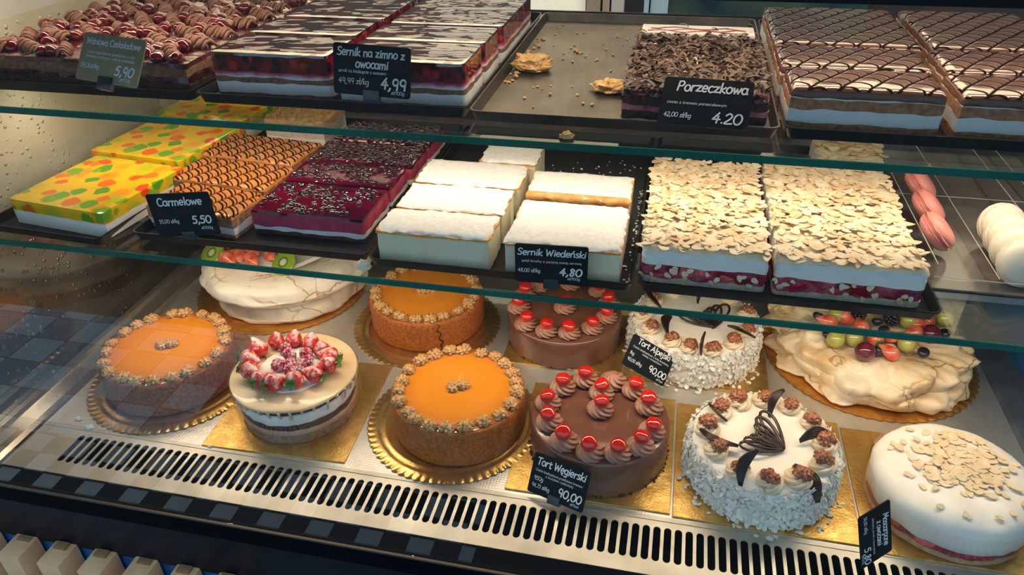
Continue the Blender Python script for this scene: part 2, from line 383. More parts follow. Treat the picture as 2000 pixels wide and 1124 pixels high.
def lattice(name, base, line, pitch_a, pitch_b, rough, ang, amp, wa=.10, wb=.16, dbl=True, coat=.4, spec=.5, hook=False):
    """glaze feathered with thin drizzled lines"""
    g = G(name)
    v = g.n('ShaderNodeMapping', {'Vector': g.obj, 'Rotation': (0, 0, ang)}).outputs[0]
    v = g.n('ShaderNodeVectorMath', {0: v, 1: g.n('ShaderNodeVectorMath', {0: g.noise(22, 2, .5, None, 1), 1: (.004, .004, 0)}, operation='MULTIPLY').outputs[0]}, operation='ADD').outputs[0]
    x, y, _ = g.sep(v)
    fa = g.math('FRACT', g.math('ADD', g.math('DIVIDE', x, pitch_a), 50.0))
    tri = g.math('ABSOLUTE', g.math('SUBTRACT', fa, .5))            # .5 on the drag line, 0 between
    la = g.ramp(tri, [(.5 - wa, 0.0), (.5 - wa * .45, 1.0)])
    pull = g.math('MULTIPLY', g.math('POWER', fa if hook else g.math('MULTIPLY', tri, 2.0), 2.5), amp)
    topm = g.math('GREATER_THAN', g.sep(g.n('ShaderNodeTexCoord').outputs['Normal'])[2], .55)
    yy = g.math('DIVIDE', g.math('ADD', y, pull), pitch_b)
    fb = g.math('FRACT', g.math('ADD', yy, 50.0))
    lb = g.ramp(g.math('ABSOLUTE', g.math('SUBTRACT', fb, .35)), [(wb * .5, 1.0), (wb, 0.0)])
    if dbl:
        lb2 = g.ramp(g.math('ABSOLUTE', g.math('SUBTRACT', fb, .72)), [(wb * .3, 1.0), (wb * .7, 0.0)])
        lb = g.math('MAXIMUM', lb, lb2)
    lb = g.math('MULTIPLY', lb, topm); la = g.math('MULTIPLY', la, topm)
    bcol = g.mix(g.ramp(g.noise(18, 3), [(.35, 0.0), (.65, 1.0)]), base[0], base[1])
    c = g.mix(g.math('MULTIPLY', la, line[2]), bcol, line[1])
    c = g.mix(lb, c, line[0])
    lm = g.math('SUBTRACT', 1.0, g.math('MAXIMUM', lb, g.math('MULTIPLY', la, line[2])))
    g.p(Base_Color=c, Roughness=rough, Coat_Weight=g.math('MULTIPLY', g.math('MULTIPLY', lm, coat), g.math('MULTIPLY_ADD', topm, .85, .15)), Coat_Roughness=.04, Specular_IOR_Level=g.math('MULTIPLY', g.math('MULTIPLY', lm, spec), g.math('MULTIPLY_ADD', topm, .7, .3)))
    g.bump(g.math('SUBTRACT', g.math('MULTIPLY', g.math('MAXIMUM', lb, la), .5), g.math('MULTIPLY', tri, .0 if hook else .4)), .35, .0015)
    return g.m
m_lat_car = lattice('caramel_feathered', ((.52, .19, .045), (.62, .26, .07)), ((.016, .006, .004), (.30, .060, .010), 1.0), .0245, .0150, .28, .36, .009, .14, .135, True, .25, .5, True)
m_lat_choc = lattice('chocolate_feathered', ((.15, .062, .042), (.18, .078, .055)), ((.014, .007, .006), (.018, .009, .007), 1.0), .0215, .0185, .10, .62, .008, .11, .13, False, 1.0, 1.0)

# ------------------------------------------------------------------ shape builders
def layer_mesh(w_, d_, fb, ft, nk=1, step=.005, r=.003, jit=.0006, seed=0.0, rt=0.0, top_jit=0.0, jf=90):
    nx = max(3, round(w_ / step)); ny = max(3, round(d_ / step)); idx = {}; V = []; F = []
    def vid(i, j, k):
        key = (i, j, k)
        if key in idx: return idx[key]
        u = -w_ / 2 + w_ * i / nx; v = -d_ / 2 + d_ * j / ny
        side = i in (0, nx) or j in (0, ny)
        ix = min(max(u, -w_ / 2 + r), w_ / 2 - r); iy = min(max(v, -d_ / 2 + r), d_ / 2 - r)
        dx, dy = u - ix, v - iy
        if dx and dy:
            L = math.hypot(dx, dy); mm = max(abs(dx), abs(dy)); dx *= mm / L; dy *= mm / L
        X, Y = ix + dx, iy + dy
        zb, zt = fb(u, v), ft(u, v)
        z = zb + (zt - zb) * k / nk
        if side:
            q = jit * fbm((X + seed) * jf, Y * jf, z * jf)
            L = math.hypot(X / w_, Y / d_) or 1
            nxn = -1 if i == 0 else 1 if i == nx else 0; nyn = -1 if j == 0 else 1 if j == ny else 0
            X += nxn * q; Y += nyn * q
            if k == nk and rt:
                X -= nxn * rt * .5; Y -= nyn * rt * .5; z -= rt * .6
        elif k == nk and top_jit:
            z += top_jit * fbm((X + seed) * 70, Y * 70, seed)
        idx[key] = len(V); V.append((X, Y, z)); return idx[key]
    for i in range(nx):
        for j in range(ny):
            F.append((vid(i, j, nk), vid(i + 1, j, nk), vid(i + 1, j + 1, nk), vid(i, j + 1, nk)))
            F.append((vid(i, j + 1, 0), vid(i + 1, j + 1, 0), vid(i + 1, j, 0), vid(i, j, 0)))
    for k in range(nk):
        for i in range(nx):
            F.append((vid(i, 0, k), vid(i + 1, 0, k), vid(i + 1, 0, k + 1), vid(i, 0, k + 1)))
            F.append((vid(i + 1, ny, k), vid(i, ny, k), vid(i, ny, k + 1), vid(i + 1, ny, k + 1)))
        for j in range(ny):
            F.append((vid(0, j + 1, k), vid(0, j, k), vid(0, j, k + 1), vid(0, j + 1, k + 1)))
            F.append((vid(nx, j, k), vid(nx, j + 1, k), vid(nx, j + 1, k + 1), vid(nx, j, k + 1)))
    return V, F
_seed = [1.0]
def slab(name, label, cat, group, x0, x1, y0, y1, z, layers, yaw=0.0, wob=.0012, jit=.0007, r=.003, step=.005):
    _seed[0] += 3.71; sd = _seed[0]
    t = thing(name, label, cat, ((x0 + x1) / 2, (y0 + y1) / 2, z), yaw, group)
    w_, d_ = x1 - x0, y1 - y0; zc = 0.0; n = len(layers)
    for k, L in enumerate(layers):
        nm, th, m = L[:3]; kw = L[3] if len(L) > 3 else {}
        last = k == n - 1
        def fi(base, q):
            if q == 0 or (q == n): return lambda u, v: base
            return lambda u, v: base + wob * nz((u + sd) * 55, v * 55, q * 3.3 + sd)
        fb, ft = fi(zc, k), fi(zc + th, k + 1)
        if last and kw.get('dome'):
            dm = kw['dome']; b0 = zc + th
            ft = lambda u, v: b0 + dm * (1 - (2 * u / w_) ** 2 * .6 - (2 * v / d_) ** 2 * .6) + .4 * dm * nz(u * 30 + sd, v * 30)
        V, F = layer_mesh(w_ - kw.get('inset', 0), d_ - kw.get('inset', 0), fb, ft, max(1, round(th / .006)), step, r, kw.get('jit', jit), sd + k, kw.get('rt', .0012 if last else 0), kw.get('tj', 0))
        pd(nm, V, F, m, t, True, 50)
        zc += th
    t['h'] = zc
    return t
def ringpts(x0, x1, y0, y1, r, z, n=5):
    P = []
    for cx, cy, a0 in ((x1 - r, y1 - r, 0), (x0 + r, y1 - r, PI / 2), (x0 + r, y0 + r, PI), (x1 - r, y0 + r, 1.5 * PI)):
        for k in range(n + 1):
            a = a0 + PI / 2 * k / n; P.append((cx + r * cos(a), cy + r * sin(a), z))
    return P
def tray(label, x0, x1, y0, y1, z, m, h=.011, group='baking trays on the glass shelves', yaw=0):
    cx, cy = (x0 + x1) / 2, (y0 + y1) / 2; hw, hd = (x1 - x0) / 2, (y1 - y0) / 2
    def rg(o, zz, r): return ringpts(-hw + o, hw - o, -hd + o, hd - o, r, zz)
    b = MB()
    b.grid_rings([rg(.005, 0, .006), rg(.001, h, .009), rg(0, h, .009), rg(0, h + .0012, .009), rg(.0018, h + .0012, .009), rg(.006, .0012, .006)], True, True, True)
    o = b.build('baking_tray', m)
    o.location = (cx, cy, z); o.rotation_euler.z = yaw
    return tag(o, label, 'tray', group)
def lathe(prof, seg=64, wob=None, cap0=True, cap1=True):
    rings = []
    for r_, z_ in prof:
        ring = []
        for k in range(seg):
            a = 2 * PI * k / seg; q = wob(a, r_, z_) if wob else (0, 0)
            ring.append(((r_ + q[0]) * cos(a), (r_ + q[0]) * sin(a), z_ + q[1]))
        rings.append(ring)
    return MB().grid_rings(rings, True, cap0, cap1)
_ico = {}
def ico(sub):
    if sub not in _ico:
        bm = bmesh.new(); bmesh.ops.create_icosphere(bm, subdivisions=sub, radius=1)
        bm.verts.index_update()
        _ico[sub] = ([v.co.copy() for v in bm.verts], [[v.index for v in f.verts] for f in bm.faces]); bm.free()
    return _ico[sub]
def ball(name, f, sub, m):
    V, F = ico(sub)
    me = bpy.data.meshes.new(name); me.from_pydata([f(v)[:] for v in V], [], F); me.update()
    me.polygons.foreach_set('use_smooth', [True] * len(me.polygons)); me.materials.append(m)
    return me
def inst(name, me, parent, loc, rot=(0, 0, 0), sc=1.0):
    o = bpy.data.objects.new(name, me); C.objects.link(o); o.parent = parent
    o.location = loc; o.rotation_euler = rot; o.scale = (sc, sc, sc) if not isinstance(sc, tuple) else sc
    return o
# walnut halves: two wrinkled lobes
def walnut_mesh(seed, m):
    def f(v):
        lobe = abs(v.x)
        rid = abs(nz(v.x * 2.6 + seed, v.y * 2.6, v.z * 2.6 + seed)) * 2.2
        rid2 = abs(nz(v.x * 5 + seed * 2, v.y * 5, v.z * 5)) * .8
        k = .72 + .50 * min(rid, .75) + .10 * min(rid2, .8)
        gr = max(0.0, 1 - lobe / .17)
        k *= 1 - .34 * gr
        notch = max(0.0, 1 - abs(v.y) / .16) * max(0.0, lobe - .45)
        k *= 1 - .55 * notch
        z = max(v.z, -.25) * .0078
        return Vector((v.x * .0108 * k, v.y * .0096 * k, z * (k * 1.05)))
    return ball('walnut_half', f, 4, m)
WAL = [walnut_mesh(s, m_walnut) for s in (1.3, 5.7, 9.1)]
WALR = [walnut_mesh(s, m_walnut_red) for s in (2.3, 6.6, 8.4)]
def rosette_mesh(R, H, m, n=8, twist=3.2, name='cream_rosette', deep=.26, turns=1):
    prof = [(0, 0), (.16, 1.0), (.36, 1.06), (.58, .98), (.75, .74), (.88, .40), (1.0, .02)]
    rings = []
    for k in range(17):
        t = k / 16
        for a in range(len(prof) - 1):
            if prof[a][0] <= t <= prof[a + 1][0]:
                q = (t - prof[a][0]) / (prof[a + 1][0] - prof[a][0] + 1e-9); rr = prof[a][1] + (prof[a + 1][1] - prof[a][1]) * q; break
        if k == 0: rr = .85
        ring = []
        for j in range(72):
            th = 2 * PI * j / 72
            wv = 1 - deep * (0.5 + .5 * cos(n * (th + twist * t))) ** 1.5 * min(1, .3 + t * 3)
            ring.append((R * rr * wv * cos(th), R * rr * wv * sin(th), H * t))
        rings.append(ring)
    b = MB().grid_rings(rings, True, True, True)
    me = bpy.data.meshes.new(name); me.from_pydata(b.V, [], b.F); me.update(); me.materials.append(m)
    me.polygons.foreach_set('use_smooth', [True] * len(me.polygons)); return me
def sphere_mesh(name, r_, m, sub=3, sq=(1, 1, 1), dimple=0.0, nzv=0.0, seed=0):
    def f(v):
        k = 1.0
        if dimple and v.z > .5: k -= dimple * ((v.z - .5) / .5) ** 2
        if nzv: k += nzv * nz(v.x * 2 + seed, v.y * 2, v.z * 2)
        return Vector((v.x * r_ * sq[0] * k, v.y * r_ * sq[1] * k, v.z * r_ * sq[2] * k))
    return ball(name, f, sub, m)
CHERRY = sphere_mesh('cherry', .0099, m_cherry_red, 3, (1, 1, .92), .22, .05)

def scatter_flakes(b, rnd, n, posf, size=(.004, .0065), tilt=.5, thick=.0005):
    for _ in range(n):
        p, nrm = posf(rnd); a = rnd.uniform(0, 2 * PI); ln = rnd.uniform(*size); wd = ln * rnd.uniform(.55, .8)
        nv = (Vector(nrm) + Vector((rnd.uniform(-tilt, tilt), rnd.uniform(-tilt, tilt), rnd.uniform(-tilt, tilt) * .6))).normalized()
        tx = nv.orthogonal().normalized(); ty = nv.cross(tx); tx, ty = tx * cos(a) + ty * sin(a), ty * cos(a) - tx * sin(a)
        curl = rnd.uniform(-.25, .35)
        top = []; bot = []
        for k in range(9):
            t = 2 * PI * k / 9; u = ln * cos(t) * (1.0 if cos(t) < 0 else 1.15); v = wd * sin(t) * (1 - .22 * cos(t))
            q = Vector(p) + tx * u + ty * v + nv * (curl * u * u / ln)
            top.append(q + nv * thick); bot.append(q - nv * thick)
        b.add([tuple(x) for x in top + bot], [tuple(range(9)), tuple(17 - i for i in range(9))] + [(i, (i + 1) % 9 + 0, (i + 1) % 9 + 9, i + 9)[::-1] for i in range(9)])
def scatter_curls(b, rnd, n, posf, L=(.006, .016), W=(.0015, .004), tilt=.9):
    for _ in range(n):
        p, nrm = posf(rnd); ln = rnd.uniform(*L); wd = rnd.uniform(*W); a = rnd.uniform(0, 2 * PI)
        nv = (Vector(nrm) + Vector((rnd.uniform(-tilt, tilt), rnd.uniform(-tilt, tilt), rnd.uniform(-tilt, tilt)))).normalized()
        tx = nv.orthogonal().normalized(); ty = nv.cross(tx); tx, ty = tx * cos(a) + ty * sin(a), ty * cos(a) - tx * sin(a)
        cur = rnd.uniform(.2, 2.4); V = []; F = []; rad = ln / max(cur, .3)
        for k in range(5):
            t = (k / 4 - .5) * cur
            for s in (-1, 1):
                q = Vector(p) + ty * (s * wd * .5 * rnd.uniform(.7, 1.1)) + tx * (rad * sin(t)) + nv * (rad * (cos(t) - cos(cur / 2)) * .8)
                V.append(tuple(q))
        for k in range(4): F.append((2 * k, 2 * k + 1, 2 * k + 3, 2 * k + 2))
        nn = len(V); V += [tuple(Vector(v) - nv * .0005) for v in V]; F += [tuple(nn + i for i in reversed(f)) for f in F[:]]
        for k in range(4): F += [(2 * k + 2, 2 * k, nn + 2 * k, nn + 2 * k + 2)[::-1], (2 * k, 2 * k + 1 + 0, 0, 0)[:0] or (2 * k + 1, 2 * k + 3, nn + 2 * k + 3, nn + 2 * k + 1)[::-1]]
        b.add(V, F)
def lump(name, m, w_, d_, h_, seed, sub=4, amp=.35):
    def f(v):
        k = 1 + amp * fbm(v.x * 1.8 + seed, v.y * 1.8, v.z * 1.8) + .16 * fbm(v.x * 7 + seed, v.y * 7, v.z * 7)
        q = max(abs(v.x), abs(v.y)) ** .3
        return Vector((v.x * w_ * k, v.y * d_ * k, max(0.0, (v.z + .6)) * h_ * .62 * k))
    return ball(name, f, sub, m)

# ------------------------------------------------------------------ handwriting for the price cards
def arc(cx, cy, rx, ry, a0, a1, n=9):
    return [(cx + rx * cos(math.radians(a0 + (a1 - a0) * k / n)), cy + ry * sin(math.radians(a0 + (a1 - a0) * k / n))) for k in range(n + 1)]
bowl = arc(.22, .25, .19, .24, 60, 400, 12)
GL = {
 'a': (.50, [arc(.22, .24, .19, .24, 50, 330, 11), [(.40, .46), (.40, .18), (.46, .02)]]),
 'b': (.48, [[(.07, .80), (.06, .02)], arc(.25, .24, .19, .24, 160, -170, 11)]),
 'c': (.42, [arc(.24, .24, .20, .25, 50, 310, 10)]),
 'd': (.52, [arc(.22, .24, .19, .24, 50, 330, 11), [(.41, .80), (.40, .18), (.45, .01)]]),
 'e': (.46, [[(.06, .25), (.38, .27)] + arc(.22, .25, .18, .25, 12, 310, 11)]),
 'g': (.50, [arc(.22, .25, .19, .23, 50, 330, 11), [(.40, .46), (.40, -.10), (.30, -.26), (.08, -.22)]]),
 'i': (.22, [[(.11, .46), (.10, .02)], [(.12, .64), (.125, .67)]]),
 'j': (.24, [[(.14, .46), (.14, -.12), (.06, -.25), (-.06, -.22)], [(.15, .64), (.155, .67)]]),
 'k': (.46, [[(.08, .80), (.07, .0)], [(.38, .46), (.10, .22), (.42, .0)]]),
 'l': (.22, [[(.11, .80), (.10, .02)]]),
 'm': (.74, [[(.07, .47), (.06, .0)], [(.07, .32), (.20, .47), (.32, .38), (.33, .0)], [(.33, .32), (.46, .47), (.60, .38), (.62, .0)]]),
 'n': (.50, [[(.07, .47), (.06, .0)], [(.07, .32), (.24, .48), (.38, .38), (.40, .0)]]),
 'o': (.50, [arc(.24, .24, .20, .25, 90, 450, 14)]),
 'p': (.50, [[(.08, .47), (.06, -.28)], arc(.25, .24, .20, .24, 150, -170, 11)]),
 'r': (.38, [[(.08, .47), (.07, .0)], [(.08, .28), (.20, .45), (.34, .46)]]),
 's': (.40, [[(.34, .44), (.20, .50), (.08, .40), (.18, .27), (.33, .16), (.24, .0), (.05, .03)]]),
 't': (.38, [[(.18, .66), (.17, .10), (.24, .0), (.34, .03)], [(.03, .47), (.34, .47)]]),
 'u': (.50, [[(.07, .47), (.08, .12), (.22, .0), (.38, .14), (.40, .47)], [(.40, .2), (.44, .0)]]),
 'w': (.64, [[(.05, .47), (.16, .02), (.30, .40), (.42, .02), (.58, .47)]]),
 'y': (.46, [[(.06, .47), (.20, .08)], [(.40, .47), (.16, -.26)]]),
 'z': (.46, [[(.06, .45), (.38, .46), (.06, .02), (.42, .03)]]),
 'h': (.50, [[(.08, .80), (.06, .0)], [(.07, .30), (.24, .48), (.38, .38), (.40, .0)]]),
 'A': (.66, [[(.04, .0), (.32, .76), (.58, .0)], [(.14, .26), (.50, .26)]]),
 'C': (.60, [arc(.34, .38, .28, .39, 45, 310, 12)]),
 'M': (.78, [[(.06, .0), (.14, .76), (.38, .18), (.62, .76), (.70, .0)]]),
 'P': (.54, [[(.09, .76), (.06, .0)], [(.08, .74), (.34, .76), (.46, .60), (.36, .40), (.10, .36)]]),
 'S': (.54, [[(.46, .68), (.30, .78), (.12, .68), (.16, .48), (.36, .36), (.44, .18), (.30, .0), (.06, .06)]]),
 'T': (.56, [[(.02, .74), (.54, .75)], [(.28, .75), (.26, .0)]]),
 'W': (.82, [[(.05, .76), (.20, .02), (.38, .60), (.56, .02), (.74, .76)]]),
 '0': (.58, [arc(.28, .36, .24, .37, 90, 450, 16)]), '1': (.34, [[(.06, .58), (.20, .74), (.19, .0)]]),
 '2': (.54, [[(.06, .60), (.24, .75), (.42, .60), (.34, .36), (.05, .02), (.50, .03)]]),
 '3': (.50, [[(.08, .70), (.28, .75), (.40, .58), (.22, .40), (.42, .22), (.28, .0), (.06, .04)]]),
 '4': (.56, [[(.36, .74), (.05, .26), (.50, .27)], [(.36, .50), (.33, .0)]]),
 '5': (.54, [[(.44, .74), (.16, .73), (.11, .44), (.30, .47), (.43, .26), (.30, .02), (.06, .04)]]),
 '7': (.50, [[(.06, .73), (.44, .73), (.20, .0)]]),
 '8': (.54, [[(.40, .62), (.26, .75), (.12, .60), (.40, .24), (.26, .0), (.10, .18), (.40, .56)]]),
 '9': (.54, [arc(.24, .52, .18, .22, 20, 380, 12), [(.42, .60), (.40, .0)]]),
 ',': (.24, [[(.14, .06), (.12, -.04), (.05, -.14)]]), '.': (.20, [[(.09, .02), (.10, .04)]]), '/': (.36, [[(.02, -.08), (.32, .78)]]), ' ': (.30, []),
}
def acc(base, extra): return (GL[base][0], GL[base][1] + extra)
GL['ś'] = acc('s', [[(.20, .60), (.30, .74)]]); GL['ń'] = acc('n', [[(.22, .60), (.32, .74)]]); GL['ó'] = acc('o', [[(.22, .62), (.32, .76)]])
GL['ę'] = acc('e', [[(.28, .0), (.22, -.12), (.32, -.17)]]); GL['ą'] = acc('a', [[(.44, .0), (.40, -.12), (.50, -.17)]])
GL['ł'] = acc('l', [[(.0, .34), (.22, .50)]]); GL['ż'] = acc('z', [[(.22, .62), (.225, .65)]])
def catmull(P, n=4):
    if len(P) < 3: return P
    out = []
    Q = [P[0]] + P + [P[-1]]
    for i in range(1, len(Q) - 2):
        p0, p1, p2, p3 = Q[i - 1], Q[i], Q[i + 1], Q[i + 2]
        for k in range(n):
            t = k / n
            out.append(tuple(.5 * ((2 * p1[d]) + (-p0[d] + p2[d]) * t + (2 * p0[d] - 5 * p1[d] + 4 * p2[d] - p3[d]) * t * t + (-p0[d] + 3 * p1[d] - 3 * p2[d] + p3[d]) * t ** 3) for d in (0, 1)))
    out.append(P[-1]); return out
SHARP = set('zZWwMA4krTt17kPyvi')
def text_width(s): return sum(GL[c][0] for c in s)
def write(b, s, x, z, size, y=-.0011, wd=.085, width=None, slant=.12, align='l'):
    k = size; kx = size
    if width: kx = width / text_width(s)
    if align == 'c': x -= text_width(s) * kx / 2
    if align == 'r': x -= text_width(s) * kx
    hw = wd * size / 2; rnd = random.Random(len(s) * 7 + int(size * 1e5))
    for ch in s:
        adv, strokes = GL[ch]; jz = rnd.uniform(-.02, .02)
        segs = []
        for st in strokes:
            if ch in SHARP and len(st) > 2 and ch in 'zZWwMAk4': segs += [[st[q], st[q + 1]] for q in range(len(st) - 1)]
            else: segs.append(catmull(st))
        for P in segs:
            P = [(x + (px + slant * pz) * kx, z + (pz + jz) * k) for px, pz in P]
            if len(P) == 2:
                P = [P[0], ((P[0][0] + P[1][0]) / 2, (P[0][1] + P[1][1]) / 2), P[1]]
            L = []; Rr = []
            for i, p in enumerate(P):
                a = P[max(i - 1, 0)]; c = P[min(i + 1, len(P) - 1)]
                dx, dz = c[0] - a[0], c[1] - a[1]; q = math.hypot(dx, dz) or 1; dx /= q; dz /= q
                ex = hw * .8 * (-1 if i == 0 else 1 if i == len(P) - 1 else 0)
                L.append((p[0] - dz * hw + dx * ex, y, p[1] + dx * hw + dz * ex)); Rr.append((p[0] + dz * hw + dx * ex, y, p[1] - dx * hw + dz * ex))
            n = len(P)
            b.add(L + Rr, [(i, n + i, n + i + 1, i + 1) for i in range(n - 1)])
        x += adv * kx
def card(label, center, yaw, tilt, roll, w_, h_, lines, m=None, clip=True, clip_drop=.007):
    """slate price card, local x right, z up, writing on the -y face; origin at the middle of its lower edge"""
    Rm = Matrix.Rotation(yaw, 4, 'Z') @ Matrix.Rotation(-tilt, 4, 'X') @ Matrix.Rotation(roll, 4, 'Y')
    base = Vector(center) + Rm.to_3x3() @ Vector((0, 0, -h_ / 2))
    t = thing('price_card', label, 'price card', group='slate price cards')
    t.matrix_world = Matrix.Translation(base) @ Rm
    P = ringpts(-w_ / 2, w_ / 2, 0, h_, .003, 0, 4)
    f = [(x, -.0007, y) for x, y, _ in P]; k = [(x, .0007, y) for x, y, _ in P]
    MB().grid_rings([k, f], True, True, True).build('slate', m or m_slate, t, False)
    b = MB()
    for L in lines: write(b, *L[:4], **(L[4] if len(L) > 4 else {}))
    b.build('lettering', m_chalk, t, False)
    if clip:
        MB().bevbox(-.0085, .0085, -.0035, .004, -clip_drop, .0065, .0008).build('clip', m_clip, t)
    return t

# ================================================================== SETTING
floor = MB().box(-6, 6, -9, -.06, -.80, -.78)
def paving(name, near, light, dark, mortar):
    g = G(name)
    br = g.n('ShaderNodeTexBrick', {'Vector': g.obj, 'Scale': 1.0, 'Mortar Size': .002, 'Brick Width': near[0], 'Row Height': near[1], 'Color1': light, 'Color2': dark, 'Mortar': mortar, 'Bias': 0.0}, offset=0.0)
    ck = g.n('ShaderNodeTexChecker', {'Vector': g.n('ShaderNodeMapping', {'Vector': g.obj, 'Scale': (1 / near[0], 1 / near[1], .001)}).outputs[0], 'Scale': 1.0, 'Color1': light, 'Color2': dark})
    g.p(Base_Color=g.mix(g.math('MULTIPLY', br.outputs['Fac'], 1.0), ck.outputs['Color'], mortar), Roughness=.85)
    return g.m
m_pave = paving('mosaic_paving', (.066, .066), (.62, .62, .60), (.035, .04, .045), (.05, .05, .05))
m_slabs = paving('slab_paving', (.13, .12), (.45, .72, .90), (.16, .36, .52), (.02, .03, .05))  # sky-lit blue put into the slab colour for its reflection in the glass
m_reflection_ground = M('reflection_ground_dark', (.025, .027, .03), .9, (.045, .048, .05), 200)  # unseen ground, added dark in place of a person's reflection in the glass
o = MB().box(-6, -.36, -.80, -.09, -.80, -.78).build('floor', m_pave, None, False); tag(o, kind='structure')
o = MB().box(-6, -.36, -9, -1.36, -.80, -.78).build('floor', M('reflection_ground_brown', (.06, .045, .04), .9, (.10, .07, .06), 6), None, False); tag(o, kind='structure')  # unseen brown ground, added to keep the far reflection in the glass dark
o = MB().box(-1.30, -.36, -1.36, -.80, -.80, -.78).build('floor', paving('dimmed_slab_paving', (.13, .12), (.11, .13, .15), (.03, .035, .04), (.02, .02, .02)), None, False); tag(o, kind='structure')  # darker copy of the slabs, added to weaken the veil on the glass
o = MB().box(-6, -1.30, -1.36, -.80, -.80, -.78).build('floor', m_slabs, None, False); tag(o, kind='structure')
o = MB().box(-.36, 6, -9, -.09, -.80, -.78).build('floor', m_reflection_ground, None, False); tag(o, kind='structure')
m_wall = M('shop_wall_cream', (.72, .64, .50), .6, (.78, .70, .56), 3)
m_wall_dark = M('shop_wall_brown', (.014, .010, .010), .5, (.026, .018, .016), 4)
m_ceil = M('shop_ceiling', (.62, .56, .46), .7)
o = MB().box(-3.2, 3.2, 2.0, 2.1, -.8, 1.11).build('wall_back', m_wall_dark, None, False); tag(o, kind='structure')
o = MB().box(-3.2, 3.2, 2.0, 2.1, 1.11, 2.0).build('wall_back', m_wall, None, False); tag(o, kind='structure')
o = MB().box(-3.3, -3.2, .05, 2.1, -.8, 2.0).build('wall_left', m_wall_dark, None, False); tag(o, kind='structure')
o = MB().box(3.2, 3.3, .05, 2.1, -.8, 2.0).build('wall_right', m_wall_dark, None, False); tag(o, kind='structure')
o = MB().box(-3.3, 3.3, .02, 2.1, 1.9, 2.0).build('ceiling', m_ceil, None, False); tag(o, kind='structure')
o = MB().box(-3.3, 3.3, .02, 2.1, -.80, -.78).build('floor', M('shop_floor', (.10, .07, .05), .5), None, False); tag(o, kind='structure')
# what shows between the tray and the canopy: white panel, brown door frame, window
m_white_panel = M('white_panel', (.80, .78, .70), .5)
o = MB().box(-.85, -.315, 1.97, 2.0, -.78, .80).build('trim_1', m_white_panel, None, False); tag(o, kind='structure')
dm = MB().box(-.31, -.265, 1.95, 2.0, -.78, 1.0).box(-.258, -.236, 1.955, 2.0, -.78, 1.0).build('door_1', M('door_brown', (.16, .12, .09), .5, (.24, .19, .15), 8), None, False); tag(dm, kind='structure')
o = MB().box(-.230, -.190, 1.96, 2.0, -.78, 1.0).build('trim_2', M('grey_post', (.30, .29, .30), .5), None, False); tag(o, kind='structure')
o = MB().box(-.125, -.110, 1.95, 2.0, -.78, 1.0).box(-.105, -.050, 1.96, 2.0, -.78, 1.0).build('window_1', M('window_frame_blue', (.22, .32, .40), .4), None, False); tag(o, kind='structure')
o = MB().box(-.05, .55, 1.985, 2.0, -.78, 1.0).build('window_2', M('window_dark_glass', (.010, .022, .030), .1, (.035, .06, .045), 5), None, False); tag(o, kind='structure')

# ================================================================== DISPLAY CASE
case = thing('display_case', 'refrigerated glass bakery display case with steel deck and black canopy', 'display case', (-.17, .3, 0))
def part(name, b, m, smooth=False, parent=case):
    o = b.build(name, m, parent, smooth)
    o.matrix_parent_inverse = parent.matrix_world.inverted() if False else Matrix.Identity(4)
    if parent is case:
        for v in o.data.vertices: v.co -= Vector((-.17, .3, 0))
    return o
XL, XR = -.875, .535
part('deck', MB().box(-.828, .508, .063, .66, -.004, 0), m_steel_deck)
part('deck', MB().box(-.828, .508, .0575, .063, -.006, .0006), m_steel)
# ventilation grille with rounded slots
cu = bpy.data.curves.new('grille', 'CURVE'); cu.dimensions = '2D'; cu.fill_mode = 'BOTH'; cu.extrude = .0007
def poly(P):
    s = cu.splines.new('POLY'); s.points.add(len(P) - 1); s.use_cyclic_u = True
    for q, (x, y) in zip(s.points, P): q.co = (x, y, 0, 1)
poly([(-.828, -.020), (.508, -.020), (.508, .0575), (-.828, .0575)])
for i in range(-2, 101):
    x = (i - 60.5) * .0125
    if i < 0 or x > .495: continue
    hw = .0043
    poly([(x + hw * cos(a), .0445 + hw * sin(a)) for a in [PI * k / 6 for k in range(7)]] + [(x + hw * cos(a), .0036 + hw * sin(a)) for a in [PI + PI * k / 6 for k in range(7)]])
tmp = bpy.data.objects.new('tmp', cu); link(tmp)
dg = bpy.context.evaluated_depsgraph_get()
me = bpy.data.meshes.new_from_object(tmp.evaluated_get(dg)); bpy.data.objects.remove(tmp)
me.materials.clear()
go = mesh_obj('air_grille', me, m_steel, case, False)
for v in me.vertices: v.co -= Vector((-.17, .3, .001))
part('air_duct', MB().box(-.84, .52, -.02, .0575, -.05, -.049).box(-.84, .52, -.0205, -.0195, -.05, -.002).box(-.84, .52, .0570, .0576, -.05, -.002), m_cavity)
part('front_ledge', MB().box(-1.05, .62, -.052, -.0205, -.03, -.0015), M('ledge_black', (.003, .004, .006), .6, spec=.04))
part('front_body', MB().box(-1.05, .62, -.052, -.040, -.105, -.03), M('body_black', (.004, .006, .009), .35, (.007, .010, .015), 6, spec=.15))
part('ledge_trim', MB().box(-1.05, .62, -.0535, -.0505, -.0015, .0012), M('trim_bronze', (.10, .075, .06), .4, metal=.5))
part('lower_panel', MB().box(-1.05, .62, -.046, -.036, -.78, -.105), m_blue)
part('front_glass', MB().box(-1.0, .60, -.0500, -.0490, 0, .6225), m_glass_front)
part('canopy', MB().bevbox(-1.05, .65, -.075, .29, .632, .73, .006).box(-1.05, .65, -.075, -.045, .6225, .64), m_black)
part('lamp_housing', MB().box(-.86, .52, .21, .26, .6285, .6325), m_rivet)
part('end_panel', MB().box(XL - .012, XL, -.045, .66, -.02, .632), m_end_left)
part('end_panel', MB().box(XR, XR + .012, -.045, .66, -.02, .632), m_end_right)
